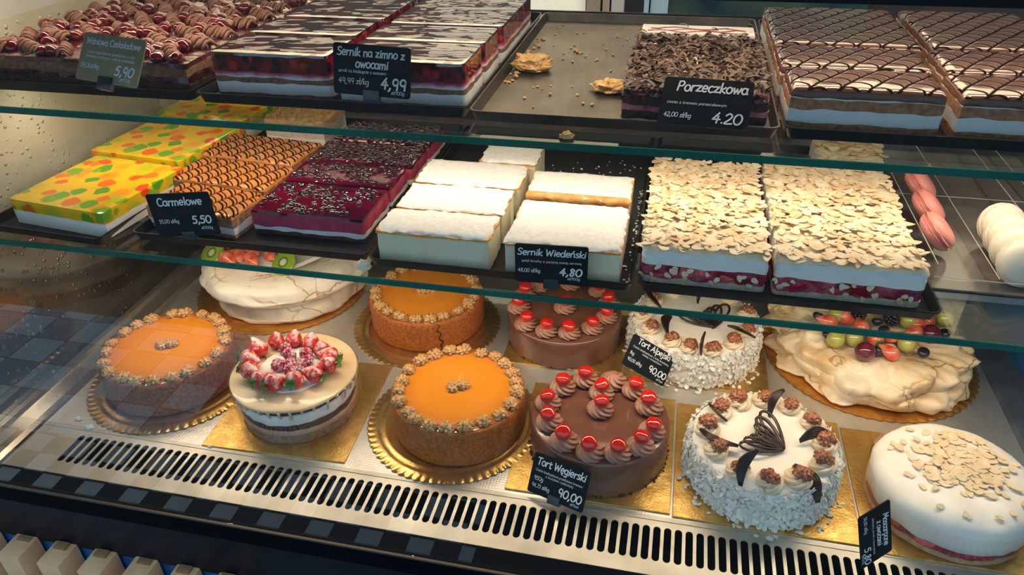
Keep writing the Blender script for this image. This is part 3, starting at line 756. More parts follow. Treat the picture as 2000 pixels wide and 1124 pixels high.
def rail(x0, x1, m):
    s = 1 if x1 > x0 else -1
    b = MB()
    prof = [(x0, .016), (x0 + s * .010, .016), (x0 + s * .012, .010), (x0 + s * .036, .006), (x0 + s * .040, .0), (x0 + s * .040, -.004), (x0, -.004)]
    r0 = [(x, -.02, z) for x, z in prof]; r1 = [(x, .655, z) for x, z in prof]
    return b.grid_rings([r0, r1] if s < 0 else [r1, r0], True, True, True)
part('side_rail', rail(XL + .0005, -.83, m_rail), m_rail)
part('side_rail', rail(XR - .0005, .50, m_rail_blue), m_rail_blue)
part('back_panel', MB().box(XL, XR, .66, .675, -.02, .20), m_black_mat)
part('back_door', MB().box(XL, XR, .67, .674, .20, .45), M('rear_sliding_door', (.020, .020, .021), .15))
for zz in (.255, .435):
    for xx in (-.873, .533): part('shelf_bracket', MB().box(xx - .004, xx + .004, .115, .135, zz - .003, zz + .004), m_rivet)

# glass shelves
def shelf(z, label, ly):
    t = thing('glass_shelf', label, 'shelf', (-.17, .35, z), 0, 'glass shelves of the display case')
    d = Vector((-.17, .35, z))
    def sp(n, b, m):
        o = b.build(n, m, t, False)
        for v in o.data.vertices: v.co -= d
    sp('pane', MB().box(XL + .002, XR - .002, .1135, .64, z - .006, z - .0003), m_glass_shelf)
    sp('polished_edge', MB().bevbox(XL + .002, XR - .002, .1110, .1134, z - .0078, z, .0006), m_edge)
    sp('lamp_profile', MB().box(-.85, .51, ly - .012, ly + .012, z - .0145, z - .0065), m_rivet)
    return t
shelf(Z2, 'lower green-edged glass shelf with jelly, caramel and almond cakes', .225)
shelf(Z3, 'upper green-edged glass shelf with the empty tray and fruit cheesecake', .265)

# slatted cladding at the foot of the case
t = thing('slatted_cladding', 'row of pale wooden slats with notched tops below the case', 'wooden slats', (-.68, -.07, -.78))
for i in range(7):
    x = -.865 + .0615 * i + .68
    o = MB().bevbox(x - .0165, x + .0165, -.0185, .0190, 0, .68, .0012).build('slat', m_wood, t)
    nb = MB().bevbox(x - .010, x + .008, .006, .017, .678, .684, .0006)
    if i % 3 != 1: nb.build('plug', m_wood_dark, o)
    else:
        MB().bevbox(x - .009, x + .011, .008, .017, .678, .6815, .0006).build('plug', m_wood_dark, o)

# ================================================================== TRAYS
B2 = Z2 + .0015; B3 = Z3 + .0015
def tray2(*a, **k): return tray(*a, Z2 + .0002, m_tray, **k)
tray('black tray under the cherry and chocolate slab, far left of upper shelf', -.850, -.532, .160, .60, Z3 + .0002, m_tray)
tray('black tray under the glossy fruit jelly cheesecakes', -.527, -.210, .158, .60, Z3 + .0002, m_tray)
tray('worn dark tray, mostly empty with crumbs, holding the currant cake', -.207, .102, .152, .60, Z3 + .0002, m_tray_worn)
tray('dark blue-black tray under the chocolate lattice cakes', .106, .425, .155, .60, Z3 + .0002, m_tray)
tray('narrow tray under the yellow jelly cakes at the left end', -.850, -.668, .120, .60, Z2 + .0002, m_tray, yaw=-.06)
tray('black tray shared by the caramel lattice and dark currant cakes', -.655, -.338, .140, .58, Z2 + .0002, m_tray)
tray('black tray under the sugar-dusted white cheesecakes', -.334, -.024, .134, .58, Z2 + .0002, m_tray)
tray('black tray under the almond flake cakes', -.020, .290, .137, .58, Z2 + .0002, m_tray)

# ================================================================== UPPER SHELF
# cherry chocolate slab
cs = slab('cherry_chocolate_cake', 'dark cherry and chocolate slab with piped cream rows, far left of upper shelf', 'cake', None, -.836, -.545, .180, .56, B3,
          [('sponge', .012, m_sponge_dark), ('cherry_filling', .008, m_cherry_fill, {'jit': .002}), ('sponge', .010, m_sponge_brown), ('cherry_topping', .006, m_cherry_fill, {'tj': .003, 'jit': .002})], wob=.003, jit=.0015)
ros = []
for s in (1, 2):
    b = MB(); rr = random.Random(s); n = 9
    for k in range(n):                         # a short zigzag ribbon of ridged piping
        a = k / (n - 1) - .5
        pts = [(a * .038 + .003 * (j / 5 - .5), (j / 5 - .5) * .021, .003 + .009 * sin(PI * j / 5) + .002 * sin(k * 1.9 + s)) for j in range(6)]
        b.tube(pts, lambda q: .0017 + .0008 * sin(PI * q), 6)
    me = bpy.data.meshes.new('piped_cream'); me.from_pydata(b.V, [], b.F); me.update(); me.materials.append(m_choc_cream)
    me.polygons.foreach_set('use_smooth', [True] * len(me.polygons)); ros.append(me)
CHD = [sphere_mesh('cherry', .0098, m_cherry, 3, (1, 1, .85), .1, .12, s) for s in (1, 4)]
rnd = random.Random(5); top = cs['h']
for i in range(6):
    for j in range(8):
        x = -.122 + i * .049 + rnd.uniform(-.004, .004); y = -.172 + j * .049 + rnd.uniform(-.004, .004)
        inst('piped_cream', ros[(i + j) % 2], cs, (x, y, top - .001), (0, 0, -.5 + rnd.uniform(-.5, .5)), rnd.uniform(.75, .98))
n_ch = 0
while n_ch < 100:
    x = rnd.uniform(-.138, .138); y = -.184 + .368 * (rnd.random() ** 1.25)
    u = ((x + .122) / .049) % 1; v = ((y + .172) / .049) % 1
    if min(u, 1 - u) < .22 and min(v, 1 - v) < .16: continue
    inst('cherry', CHD[n_ch % 2], cs, (x, y, top + .0045), (rnd.uniform(-.5, .5), rnd.uniform(-.5, .5), rnd.uniform(0, 6)), rnd.uniform(.85, 1.2)); n_ch += 1

# cold cheesecake with fruit in jelly
def zimno(label, x0, x1, y0, y1):
    return slab('fruit_cheesecake', label, 'cheesecake', 'cold cheesecakes with fruit in jelly', x0, x1, y0, y1, B3,
                [('base', .004, m_sponge_brown), ('cream', .012, m_cream_holes), ('sponge', .006, m_sponge_brown), ('cream', .006, m_purp_white),
                 ('fruit_jelly', .018, m_red_jelly, {'jit': .0004}), ('glaze', .0035, m_wavy, {'rt': .001, 'jit': .0003})], wob=.0018, r=.006)
g = G('cream_berry_stained'); xz = g.sep()
g.p(Base_Color=g.ramp(g.math('ADD', g.math('MULTIPLY', xz[2], 60.0), g.math('MULTIPLY', g.noise(60), .7)), [(1.0 - .0, (.78, .76, .76)), (1.0, (.78, .76, .76))]), Roughness=.5)
g.p(Base_Color=g.ramp(g.math('ADD', g.math('MULTIPLY', g.math('SUBTRACT', xz[2], .022), 110.0), g.math('MULTIPLY', g.noise(70, 3), .9)), [(.45, (.78, .76, .76)), (.80, (.62, .24, .36)), (1.0, (.42, .03, .12))])); m_purp_white = g.m
zimno('jelly topped fruit cheesecake, front row left, beside the price card', -.517, -.374, .188, .267)
zimno('jelly topped fruit cheesecake behind the front left one', -.517, -.377, .277, .350)
zimno('jelly topped fruit cheesecake at the back left of its tray', -.512, -.373, .362, .50)
zimno('jelly topped fruit cheesecake, front right, partly behind its price card', -.363, -.218, .182, .262)
zimno('jelly topped fruit cheesecake second from front on right', -.363, -.217, .266, .338)
zimno('jelly topped fruit cheesecake, rearmost on the right beside the empty tray', -.360, -.214, .346, .53)

# currant cake with chocolate shavings
pz = slab('currant_cake', 'dark layered currant cake covered in chocolate shavings', 'cake', None, -.052, .090, .172, .43, B3,
          [('cream', .005, m_cream_holes), ('sponge', .009, m_sponge_dark), ('currant_cream', .006, m_purple_cream, {'jit': .0025}), ('sponge', .008, m_sponge_dark), ('currant_cream', .004, m_purple_cream, {'jit': .0025}), ('chocolate_top', .003, m_sponge_dark, {'tj': .003, 'jit': .0025})], wob=.003, jit=.002)
rnd = random.Random(11); b = MB()
scatter_curls(b, rnd, 1000, lambda r: ((r.uniform(-.071, .071), -.13 + .21 * r.random() if r.random() < .93 else r.uniform(-.13, .125), pz['h'] + r.uniform(.0, .006)), (0, 0, 1)), (.005, .017), (.0015, .0055), .55)
scatter_curls(b, rnd, 70, lambda r: ((r.uniform(-.071, .071), -.1295, r.uniform(.024, .035)), (0, -1, 0)), (.004, .009))
tag(b.build('chocolate_shavings', m_shaving, pz), 'curled dark chocolate shavings', kind='stuff')
b = MB(); scatter_curls(b, rnd, 46, lambda r: ((r.uniform(-.07, .07), r.uniform(-.12, .12), pz['h'] + r.uniform(.001, .006)), (0, 0, 1)), (.003, .006), (.001, .002))
tag(b.build('pale_shavings', m_almond, pz), 'pale nut slivers', kind='stuff')
MB().bevbox(-.068, .068, .085, .127, pz['h'] - .001, pz['h'] + .004, .0018).build('cream_strip', m_cream, pz)
b = MB()
for k in range(3):
    b.tube([(-.06 + .012 * i + .004 * sin(i + k), .092 + .008 * k + .005 * sin(i * 1.3 + k * 2), pz['h'] + .0045) for i in range(11)], .0006, 5)
b.build('berry_swirl', m_berry_layer, pz)

# chocolate lattice cakes
def choc_lat(label, x0, x1, y0, y1, side=m_sponge_tan):
    return slab('chocolate_lattice_cake', label, 'cake', 'chocolate lattice cakes', x0, x1, y0, y1, B3,
                [('sponge', .010, m_sponge_tan), ('cream', .013, m_cream_holes, {'jit': .001}), ('sponge', .010, side), ('cream_line', .001, m_cream), ('chocolate_glaze', .010, m_lat_choc, {'rt': .003, 'jit': .0008, 'dome': .001})], wob=.0018)
choc_lat('chocolate lattice cake, front left of the right-hand tray', .108, .247, .176, .247)
choc_lat('chocolate lattice cake, middle left of the right-hand tray', .105, .252, .250, .335)
choc_lat('chocolate lattice cake, rear left of the right-hand tray', .105, .262, .338, .53)
choc_lat('chocolate lattice cake, front of the far right column', .259, .405, .174, .248)
choc_lat('chocolate lattice cake, middle of the far right column', .264, .405, .252, .336)
choc_lat('chocolate lattice cake, rear of the far right column', .272, .412, .340, .53)

# crumb remnants and crumbs on the empty tray
o = mesh_obj('cake_remnant', lump('cake_remnant', m_crumb, .023, .019, .018, 2.2, 4, .25), None); o.location = (-.176, .340, B3 + .0003); tag(o, 'square tan cake remnant on the left of the nearly empty tray', 'crumb', 'cake remnants on the empty tray')
o = mesh_obj('cake_remnant', lump('cake_remnant', m_crumb, .018, .015, .011, 7.4, 4, .42), None); o.location = (-.072, .272, B3 + .0003); tag(o, 'small ragged tan cake remnant beside the chocolate shavings cake', 'crumb', 'cake remnants on the empty tray')
rnd = random.Random(3); b = MB(); IV, IF = ico(1)
for _ in range(110):
    q = rnd.random()
    if q < .35: x, y = rnd.gauss(-.192, .004), rnd.uniform(.27, .50)
    elif q < .6: x, y = rnd.gauss(-.135, .03), rnd.gauss(.45, .05)
    else: x, y = rnd.uniform(-.19, -.07), rnd.uniform(.2, .57)
    if x > -.06 or x < -.198: continue
    s = rnd.uniform(.0005, .0022) * (1.6 if rnd.random() < .1 else 1)
    b.add([(x + v.x * s * rnd.uniform(.7, 1.3), y + v.y * s * rnd.uniform(.7, 1.3), B3 + s * .6 + v.z * s * .7) for v in IV], IF)
tag(b.build('cake_crumbs', m_crumb), 'scattered tan cake crumbs on the nearly empty tray', 'crumbs', kind='stuff')
o = mesh_obj('cake_crumb', lump('cake_crumb', m_crumb, .0065, .004, .006, 4.1, 3, .4), None); o.location = (-.100, .124, Z3 + .0002); tag(o, 'single orange crumb lying on the upper glass shelf edge', 'crumb')

# ================================================================== LOWER SHELF
def yel(label, x0, x1, y0, y1, yaw):
    return slab('yellow_jelly_cake', label, 'jelly cake', 'yellow fruit jelly cakes', x0, x1, y0, y1, B2,
                [('mousse', .019, m_cream, {'jit': .0003}), ('fruit_jelly', .016, m_jelly, {'jit': .0003, 'rt': .001})], yaw, .0012, .0004, .004)
yel('yellow jelly cake with orange and green cubes, front of the left column', -.832, -.676, .146, .298, -.115)
yel('yellow jelly cake with orange and green cubes, middle of the left column', -.838, -.676, .312, .470, -.10)
yel('yellow jelly cake with orange and green cubes, rearmost of the column', -.846, -.676, .484, .585, -.06)
def car(label, x0, x1, y0, y1, yaw=-.1):
    return slab('caramel_lattice_cake', label, 'cake', 'caramel lattice cakes', x0, x1, y0, y1, B2,
                [('sponge', .005, m_sponge_tan), ('cream', .009, m_cream_holes, {'jit': .001}), ('sponge', .012, m_sponge_tan), ('caramel_glaze', .004, m_lat_car, {'rt': .002, 'dome': .001})], yaw, .0015, .001)
car('caramel lattice cake at the front, behind its price card', -.652, -.520, .172, .248)
car('caramel lattice cake in the second row', -.676, -.520, .256, .335)
car('caramel lattice cake in the third row', -.690, -.522, .344, .43)
nt = slab('nut_cake', 'pale cake piece with crumbly nut topping behind the caramel cakes', 'cake', None, -.640, -.535, .470, .55, B2,
          [('cream', .014, m_cream), ('sponge', .016, m_sponge_pale), ('nut_topping', .012, m_crumb, {'tj': .006, 'jit': .003})], -.05)
rnd = random.Random(77); b = MB(); V, F = ico(1)
for _ in range(150):
    x, y, q = rnd.uniform(-.05, .05), rnd.uniform(-.038, .038), rnd.uniform(.0015, .0045)
    b.add([(x + v.x * q * rnd.uniform(.7, 1.4), y + v.y * q * rnd.uniform(.7, 1.4), nt['h'] + v.z * q) for v in V], F)
tag(b.build('nut_crumbs', m_crumb, nt), 'chopped nut crumbs', kind='stuff')
CUR = bpy.data.meshes.new('c')
def cur(label, x0, x1, y0, y1, n, dense):
    t = slab('currant_jelly_cake', label, 'cake', 'dark currant jelly cakes', x0, x1, y0, y1, B2,
             [('base', .005, m_sponge_dark, {'jit': .0015}), ('cream', .006, m_cream_holes, {'jit': .001}), ('berry_mousse', .017, m_berry_mousse), ('jelly_top', .004, m_berry_jelly, {'rt': .0012})], 0, .0022, .0006)
    rnd = random.Random(n); b = MB(); V, F = ico(2); w_, d_ = x1 - x0, y1 - y0
    for _ in range(n):
        for _t in range(20):
            x, y = rnd.uniform(-w_ / 2 + .004, w_ / 2 - .004), rnd.uniform(-d_ / 2 + .004, d_ / 2 - .004)
            if dense or nz(x * 30 + n, y * 30) + rnd.uniform(-.5, .5) > .05: break
        s = rnd.uniform(.0022, .0042); zz = t['h'] + s * rnd.uniform(-.1, .35); sd = rnd.uniform(0, 50)
        sq = rnd.uniform(.45, .8)
        b.add([(x + v.x * s * (1 + .4 * nz(v.x * 2 + sd, v.y * 2)), y + v.y * s * (1 + .4 * nz(v.y * 2 + sd, v.z * 2)), zz + v.z * s * sq * (1 + .5 * nz(v.x * 3, v.z * 2 + sd))) for v in V], F)
    tag(b.build('currants', m_currant, t), 'glazed dark currants', kind='stuff')
    return t
cur('dark currant jelly cake with crimson mousse side, front row', -.510, -.358, .187, .275, 200, False)
cur('dark currant jelly cake in the second row', -.510, -.357, .280, .348, 200, False)
cur('dark currant jelly cake in the third row, thick with currants', -.510, -.352, .352, .425, 420, True)
cur('dark currant jelly cake at the back of its column', -.506, -.350, .429, .51, 420, True)
def wied(label, x0, x1, y0, y1, crustfront=False):
    t = slab('vienna_cheesecake', label, 'cheesecake', 'sugar-dusted baked cheesecakes', x0, x1, y0, y1, B2,
             [('cheese', .036, m_cheese, {'jit': .0007}), ('crust', .0030, m_crust, {'jit': .0016}), ('icing_sugar', .0022, m_sugar, {'jit': .0040, 'rt': .002, 'dome': .0012, 'inset': .001, 'tj': .0006})], 0, .0012, .0008, .004)
    if crustfront:
        V, F = layer_mesh(x1 - x0 + .001, .012, lambda u, v: .034, lambda u, v: .0425 + v * .1, 2, .004, .002, .001, 3.3, .003)
        pd('baked_edge', [(x, y - (y1 - y0) / 2 + .004, z) for x, y, z in V], F, m_crust, t)
    return t
wied('white sugar-dusted cheesecake block, front of the left column', -.327, -.190, .151, .211)
wied('white sugar-dusted cheesecake, second in the left column', -.325, -.189, .215, .286)
wied('white sugar-dusted cheesecake, third in the left column', -.326, -.185, .290, .366)
wied('narrow sugar-dusted cheesecake piece, rearmost of the left column', -.258, -.178, .371, .45)
wied('large sugar-dusted cheesecake behind its price card, right column', -.172, -.040, .150, .262)
wied('sugar-dusted cheesecake with orange baked edge, rear of right column', -.173, -.041, .277, .353, True)
def alm(label, x0, x1, y0, y1, nf):
    t = slab('almond_cake', label, 'cake', 'almond flake cakes', x0, x1, y0, y1, B2,
             [('base', .007, m_sponge_pale, {'jit': .001}), ('berry_layer', .015, m_berry_layer, {'jit': .003}), ('cream', .010, m_cream, {'jit': .0012}), ('cream', .008, m_cream_holes, {'jit': .002}), ('almond_cream', .005, m_butter_cream, {'tj': .004, 'rt': .003, 'jit': .002})], 0, .003, .001, .006)
    rnd = random.Random(nf); w_, d_ = x1 - x0, y1 - y0; b = MB()
    def pf(r):
        x, y = r.uniform(-w_ / 2, w_ / 2), r.uniform(-d_ / 2, d_ / 2)
        return (x, y, t['h'] + .0015 + .003 * nz(x * 50, y * 50, nf) + r.uniform(-.0005, .0022)), (0, 0, 1)
    scatter_flakes(b, rnd, nf, pf, (.0032, .0080), .17, .0003)
    scatter_flakes(b, rnd, nf // 40, lambda r: ((r.uniform(-w_ / 2, w_ / 2), -d_ / 2 - .001, r.uniform(.004, .022)), (0, -1, 0)), (.0025, .0045), .4)
    tag(b.build('almond_flakes', m_almond, t), 'toasted almond flakes', kind='stuff')
    return t
alm('tall almond flake cake with crimson berry layer, left of the pair', -.018, .117, .161, .405, 760)
alm('tall almond flake cake with crimson berry layer, right of the pair', .125, .275, .160, .425, 820)
alm('almond flake cake piece at the back, next to the pink macarons', .200, .286, .445, .53, 110)

# acrylic macaron tray
mt = thing('macaron_tray', 'clear acrylic divided tray holding pink and cream macarons', 'tray', (.405, .40, Z2 + .0002))
MB().box(-.110, .118, -.195, .22, 0, .002).build('tray_floor', M('smoky_acrylic', (.13, .115, .10), .15, (.18, .16, .14), 12, coat=.3), mt, False)
for xx, yy in ((-.110, .03), (-.046, .018), (.019, .03), (.062, .018), (.105, .03)):
    hgt = yy
    MB().box(xx, xx + .0015, -.195, .22, .002, .002 + hgt).build('divider', m_acrylic, mt, False)
for yy in (-.195, .02, .218): MB().box(-.110, .118, yy, yy + .0015, .002, .014).build('cross_wall', m_acrylic, mt, False)
m_acr_edge = M('acrylic_edge', (.55, .56, .55), .15)
b = MB()
for xx, hh in ((-.110, .032), (-.046, .020), (.019, .032), (.062, .020), (.105, .032)): b.tube([(xx + .0007, -.195, hh), (xx + .0007, .22, hh)], .0005, 5)
for yy in (-.195, .02, .218): b.tube([(-.11, yy, .016), (.118, yy, .016)], .0005, 5)
b.build('polished_rim', m_acr_edge, mt)
b = MB(); V, F = [], []
def macaron(name_m, mf, label, loc, rot, group, sc=1.0):
    t = thing('macaron', label, 'macaron', loc, 0, group); t.rotation_euler = rot; t.scale = (sc, sc, sc)
    sh = [(.0, .0115), (.010, .0112), (.016, .0098), (.0200, .0068), (.0215, .0040), (.0212, .0032)]
    foot = [(.0222, .0030), (.0225, .0018), (.0212, .0012)]
    up = [(r, z) for r, z in reversed(sh + [])]
    prof = [(.001, .0012)] + list(reversed(foot)) + list(reversed(sh[1:])) + [(.003, .0115)]
    wob = lambda a, r_, z_: ((.0006 * nz(a * 9, z_ * 900) if r_ > .0211 else 0), 0)
    lathe(prof, 40, wob).build('shell', name_m, t, True, 60)
    lathe([(r, -z) for r, z in reversed(prof)], 40, wob).build('shell', name_m, t, True, 60)
    lathe([(.0195, -.0012), (.0200, 0), (.0195, .0012)], 32).build('filling', mf, t)
    return t
for k, (loc, lab) in enumerate((((.326, .420, Z2 + .030), 'pink macaron, rearmost of the three'), ((.320, .352, Z2 + .030), 'pink macaron, middle of the three'), ((.315, .288, Z2 + .030), 'pink macaron nearest the front of the acrylic tray'))):
    macaron(m_macaron_pink, m_macaron_pink_fill, lab, loc, (.05, .82, .0), 'pink macarons in the acrylic tray', 1.12)
for k, (loc, lab) in enumerate((((.394, .322, Z2 + .028), 'cream white macaron, rearmost of its row'), ((.392, .292, Z2 + .028), 'cream white macaron, second from the back'), ((.390, .263, Z2 + .028), 'cream white macaron, third from the back'), ((.388, .232, Z2 + .028), 'cream white macaron at the front of its row'))):
    macaron(m_macaron_white, m_macaron_white_fill, lab, loc, (1.12, 0, .08), 'cream macarons in the acrylic tray', 1.18)

# ================================================================== DECK: boards
def round_board(label, x, y, r_, m, rings=True):
    n = 528; sc = 64; b = MB(); R_ = []
    def ring(rr, z, scal=0.0, lift=0.0):
        return [(rr * (1 + scal * abs(sin(sc * PI * k / n))) * cos(2 * PI * k / n), rr * (1 + scal * abs(sin(sc * PI * k / n))) * sin(2 * PI * k / n), z + lift * abs(sin(sc * PI * k / n))) for k in range(n)]
    prof = [(r_ * .98, 0, .022, 0), (r_ * .995, .0010, .022, .0012), (r_ * .98, .0018, .018, .0012), (r_ * .93, .0018, 0, 0), (r_ * .905, .0030, 0, 0), (r_ * .88, .0020, 0, 0), (r_ * .83, .0020, 0, 0), (r_ * .81, .0032, 0, 0), (r_ * .79, .0022, 0, 0), (r_ * .3, .0022, 0, 0)]
    b.grid_rings([ring(*p) for p in prof], True, True, True)
    o = b.build('cake_board', m, None, True, 60); o.location = (x, y, .0002)
    return tag(o, label, 'cake board', 'scalloped gold cake boards')
def sq_board(label, x0, x1, y0, y1, m=m_gold_sq, yaw=0):
    o = MB().bevbox(-(x1 - x0) / 2, (x1 - x0) / 2, -(y1 - y0) / 2, (y1 - y0) / 2, 0, .0022, .0006).build('cake_board', m, None, False)
    o.location = ((x0 + x1) / 2, (y0 + y1) / 2, .0002); o.rotation_euler.z = yaw
    return tag(o, label, 'cake board', 'square gold cake boards')
DK = .0032
round_board('scalloped gold round board under the leftmost caramel walnut cake', -.700, .189, .1255, m_gold_round)
round_board('scalloped gold round board under the front middle caramel walnut cake', -.258, .179, .1195, m_gold_round)
round_board('scalloped gold round board under the rear caramel walnut cake', -.3665, .396, .1205, m_gold_round)
round_board('scalloped orange-gold board under the kiwi meringue cake', -.659, .459, .1490, m_gold_orange)
round_board('scalloped orange-gold board under the grape meringue cake', .331, .446, .1530, m_gold_orange)
sq_board('square gold board under the strawberry layer cake', -.586, -.381, .066, .272, yaw=.04)
sq_board('square gold board under the front cherry chocolate torte', -.160, .045, .069, .280)
sq_board('square gold board under the front white walnut torte', .048, .264, .066, .274)
sq_board('square gold board under the mascarpone almond cake', .267, .472, .060, .266)
sq_board('square gold board under the rear cherry chocolate torte', -.222, -.036, .320, .520)
sq_board('square gold board under the rear white walnut torte', -.033, .178, .315, .525)

# ------------------------------------------------------------------ caramel walnut cakes
def caramel_cake(label, x, y, r_, h_, m_side, n, seed, group='caramel walnut cakes'):
    t = thing('caramel_walnut_cake', label, 'cake', (x, y, DK), 0, group); rnd = random.Random(seed)
    wob = lambda a, rr, z: (.0012 * nz(cos(a) * 3 + seed, sin(a) * 3, z * 60), 0)
    lathe([(r_ * .985, 0), (r_ * 1.0, .004), (r_ * 1.0, h_ * .3), (r_ * 1.0, h_ * .6), (r_ * 1.0, h_ * .85), (r_ * .992, h_ - .002), (r_ * .975, h_), (r_ * .86, h_ - .0008)], 96, wob).build('sponge', m_side, t, True, 60)
    lathe([(r_ * .96, h_ - .001), (r_ * .955, h_ + .0006), (r_ * .90, h_ + .0012), (r_ * .6, h_ + .0012), (r_ * .05, h_ + .0012)], 96).build('caramel_glaze', m_caramel, t)
    for k in range(n):
        a = 2 * PI * (k + rnd.uniform(-.18, .18)) / n; rr = r_ * rnd.uniform(.855, .895)
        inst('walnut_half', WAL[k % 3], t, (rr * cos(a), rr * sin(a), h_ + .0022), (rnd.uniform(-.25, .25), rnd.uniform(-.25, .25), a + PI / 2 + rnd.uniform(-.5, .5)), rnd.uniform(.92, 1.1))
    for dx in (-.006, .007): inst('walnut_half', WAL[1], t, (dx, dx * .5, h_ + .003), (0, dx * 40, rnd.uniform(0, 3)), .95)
    return t
caramel_cake('caramel walnut cake at the far left of the deck', -.703, .190, .0955, .054, m_caramel_rim_dark, 21, 1)
caramel_cake('bright caramel walnut cake at the front middle, complete ring of walnuts', -.249, .1795, .0915, .0565, m_caramel_rim, 22, 2)
ck_ = caramel_cake('caramel walnut cake at the back, crack in its side', -.368, .408, .0935, .0525, m_caramel_rim, 21, 3)
P = []; rnd = random.Random(6)
for k in range(12):
    an = math.radians(-62) + .035 * sin(k * 1.7) + .006 * k; P.append((.0937 * cos(an), .0937 * sin(an), .0505 - k * .0042))
MB().tube(P, lambda q: .0005 + .0009 * q, 6).build('crack', M('crack_dark', (.03, .010, .004), .9), ck_)

# ------------------------------------------------------------------ strawberry layer cake
sx, sy, sr = -.4824, .1640, .0805
t = thing('strawberry_layer_cake', 'naked layer cake topped with sugared strawberries and raspberries', 'cake', (sx, sy, .0028)); rnd = random.Random(8)
def lay(nm, r0, z0, z1, m, am=.0015, amz=.0, seg=96):
    wob = lambda a, rr, z: (am * fbm(cos(a) * 4 + z0 * 99, sin(a) * 4, z * 120), amz * nz(cos(a) * 3, sin(a) * 3, z0 * 80) if z > z0 + .001 or z0 > .02 else 0)
    lathe([(r0 * .99, z0), (r0, z0 + .001), (r0, (z0 + z1) / 2), (r0, z1 - .001), (r0 * .99, z1)], seg, wob).build(nm, m, t, True, 60)
lay('sponge', sr, 0, .014, m_sponge_brown); lay('cream', sr * 1.0, .014, .023, M('pinkish_cream', (.46, .25, .15), .5, (.54, .32, .21), 50), .001, .001)
lay('sponge', sr * .995, .023, .034, m_sponge_dark, .0015, .001); lay('cream', sr * 1.01, .034, .051, m_cream, .002, .002); lay('sponge', sr * 1.0, .051, .060, m_sponge_dark, .002)
wob = lambda a, rr, z: (.0015 * nz(cos(a) * 2, sin(a) * 2), .0012 * nz(cos(a) * 2 + 5, sin(a) * 2))
lathe([(.082, .0595), (.0865, .0605), (.0875, .0625), (.0865, .0645), (.083, .0655), (.02, .0655)], 96, wob).build('caramel_wafer', m_wafer, t)
b = MB()
for k in range(15):
    a = -2.3 + k * .19 + rnd.uniform(-.05, .05); L_ = rnd.uniform(.005, .016)
    b.tube([(.0865 * cos(a), .0865 * sin(a), .062), (.0855 * cos(a), .0855 * sin(a), .060 - L_ * .5), (.083 * cos(a), .083 * sin(a), .060 - L_)], lambda q: .0022 * (1 - .3 * q), 6)
b.build('caramel_drips', m_wafer, t)
lathe([(.050, .0655), (.049, .0672), (.03, .0678), (.005, .0678)], 40, lambda a, rr, z: (.004 * nz(cos(a) * 3, sin(a) * 3), 0)).build('sugar_dusting', m_sugar, t)
g = G('film2'); 
lathe([(.0885, .0), (.0885, .066)], 80, None, False, False).build('film_collar', m_film, t)
def strawberry_mesh(seed):
    def f(v):
        z = v.z; q = .5 + .5 * z
        rr = (.42 + .62 * min(1, q * 1.5)) * (1 if q < .85 else 1 - (q - .85) * 1.5)
        k = rr * (1 + .06 * nz(v.x * 2 + seed, v.y * 2, z * 2))
        return Vector((v.x * .0125 * k, v.y * .0125 * k, z * .0150))
    return ball('strawberry', f, 4, m_strawberry)
STR = [strawberry_mesh(s) for s in (1, 3, 6)]
def calyx_mesh():
    b = MB()
    for k in range(7):
        a = 2 * PI * k / 7; ca, sa = cos(a), sin(a); V = []
        for q in range(5):
            u = q / 4; rr = .0015 + .0085 * u; wd = .0026 * (1 - u) * (1 + u * 1.2) + .0002; zz = .0006 + .0035 * sin(u * 2.6) - .001 * u
            for s in (-1, 1): V.append((rr * ca - s * wd * sa, rr * sa + s * wd * ca, zz + (.0008 if s > 0 else 0)))
        b.add(V, [(2 * i, 2 * i + 1, 2 * i + 3, 2 * i + 2) for i in range(4)])
    b.tube([(0, 0, 0), (.0006, .0004, .005)], .0008, 5)
    me = bpy.data.meshes.new('calyx'); me.from_pydata(b.V, [], b.F); me.update(); me.materials.append(m_leaf); return me
CAL = calyx_mesh()
for k, (px, py) in enumerate(((-.552, .187), (-.533, .211), (-.507, .220), (-.477, .217), (-.453, .203), (-.436, .188), (-.429, .166), (-.441, .144), (-.460, .128), (-.485, .117), (-.510, .121), (-.532, .132), (-.548, .158))):
    x, y = (px - sx) * .93, (py - sy) * .93
    a = math.atan2(y, x)
    # some lie with the leafy end outwards, the rear ones stand tip up
    if k in (1, 2, 3, 4): rot = (PI + rnd.uniform(-.3, .3), rnd.uniform(-.3, .3), a)
    else: rot = (0, PI / 2 + rnd.uniform(-.35, .15), a + rnd.uniform(-.6, .6))
    if k == 0: rot = (PI, .5, a)
    o = inst('strawberry', STR[k % 3], t, (x, y, .0795), rot, rnd.uniform(.98, 1.12))
    inst('calyx', CAL, o, (0, 0, .0140), (0, 0, k))
def raspberry_mesh(name, m, r0=.0095):
    b = MB(); V, F = ico(1)
    for q in range(5):
        z = -.7 + q * .38; rr = math.sqrt(max(.05, 1 - z * z * .8)); n = max(4, round(9 * rr))
        for k in range(n):
            a = 2 * PI * (k + .5 * (q % 2)) / n; c = Vector((rr * cos(a) * .75, rr * sin(a) * .75, z * .85)) * r0
            b.add([tuple(c + v * r0 * .30) for v in V], F)
    b.add([tuple(v * r0 * .72) for v in V], F); b.add([tuple(Vector((0, 0, r0 * .8)) + v * r0 * .3) for v in V], F)
    me = bpy.data.meshes.new(name); me.from_pydata(b.V, [], b.F); me.update(); me.materials.append(m)
    me.polygons.foreach_set('use_smooth', [True] * len(me.polygons)); return me
RAS = raspberry_mesh('raspberry', m_raspberry); BLK = raspberry_mesh('blackberry', m_blackberry, .0105)
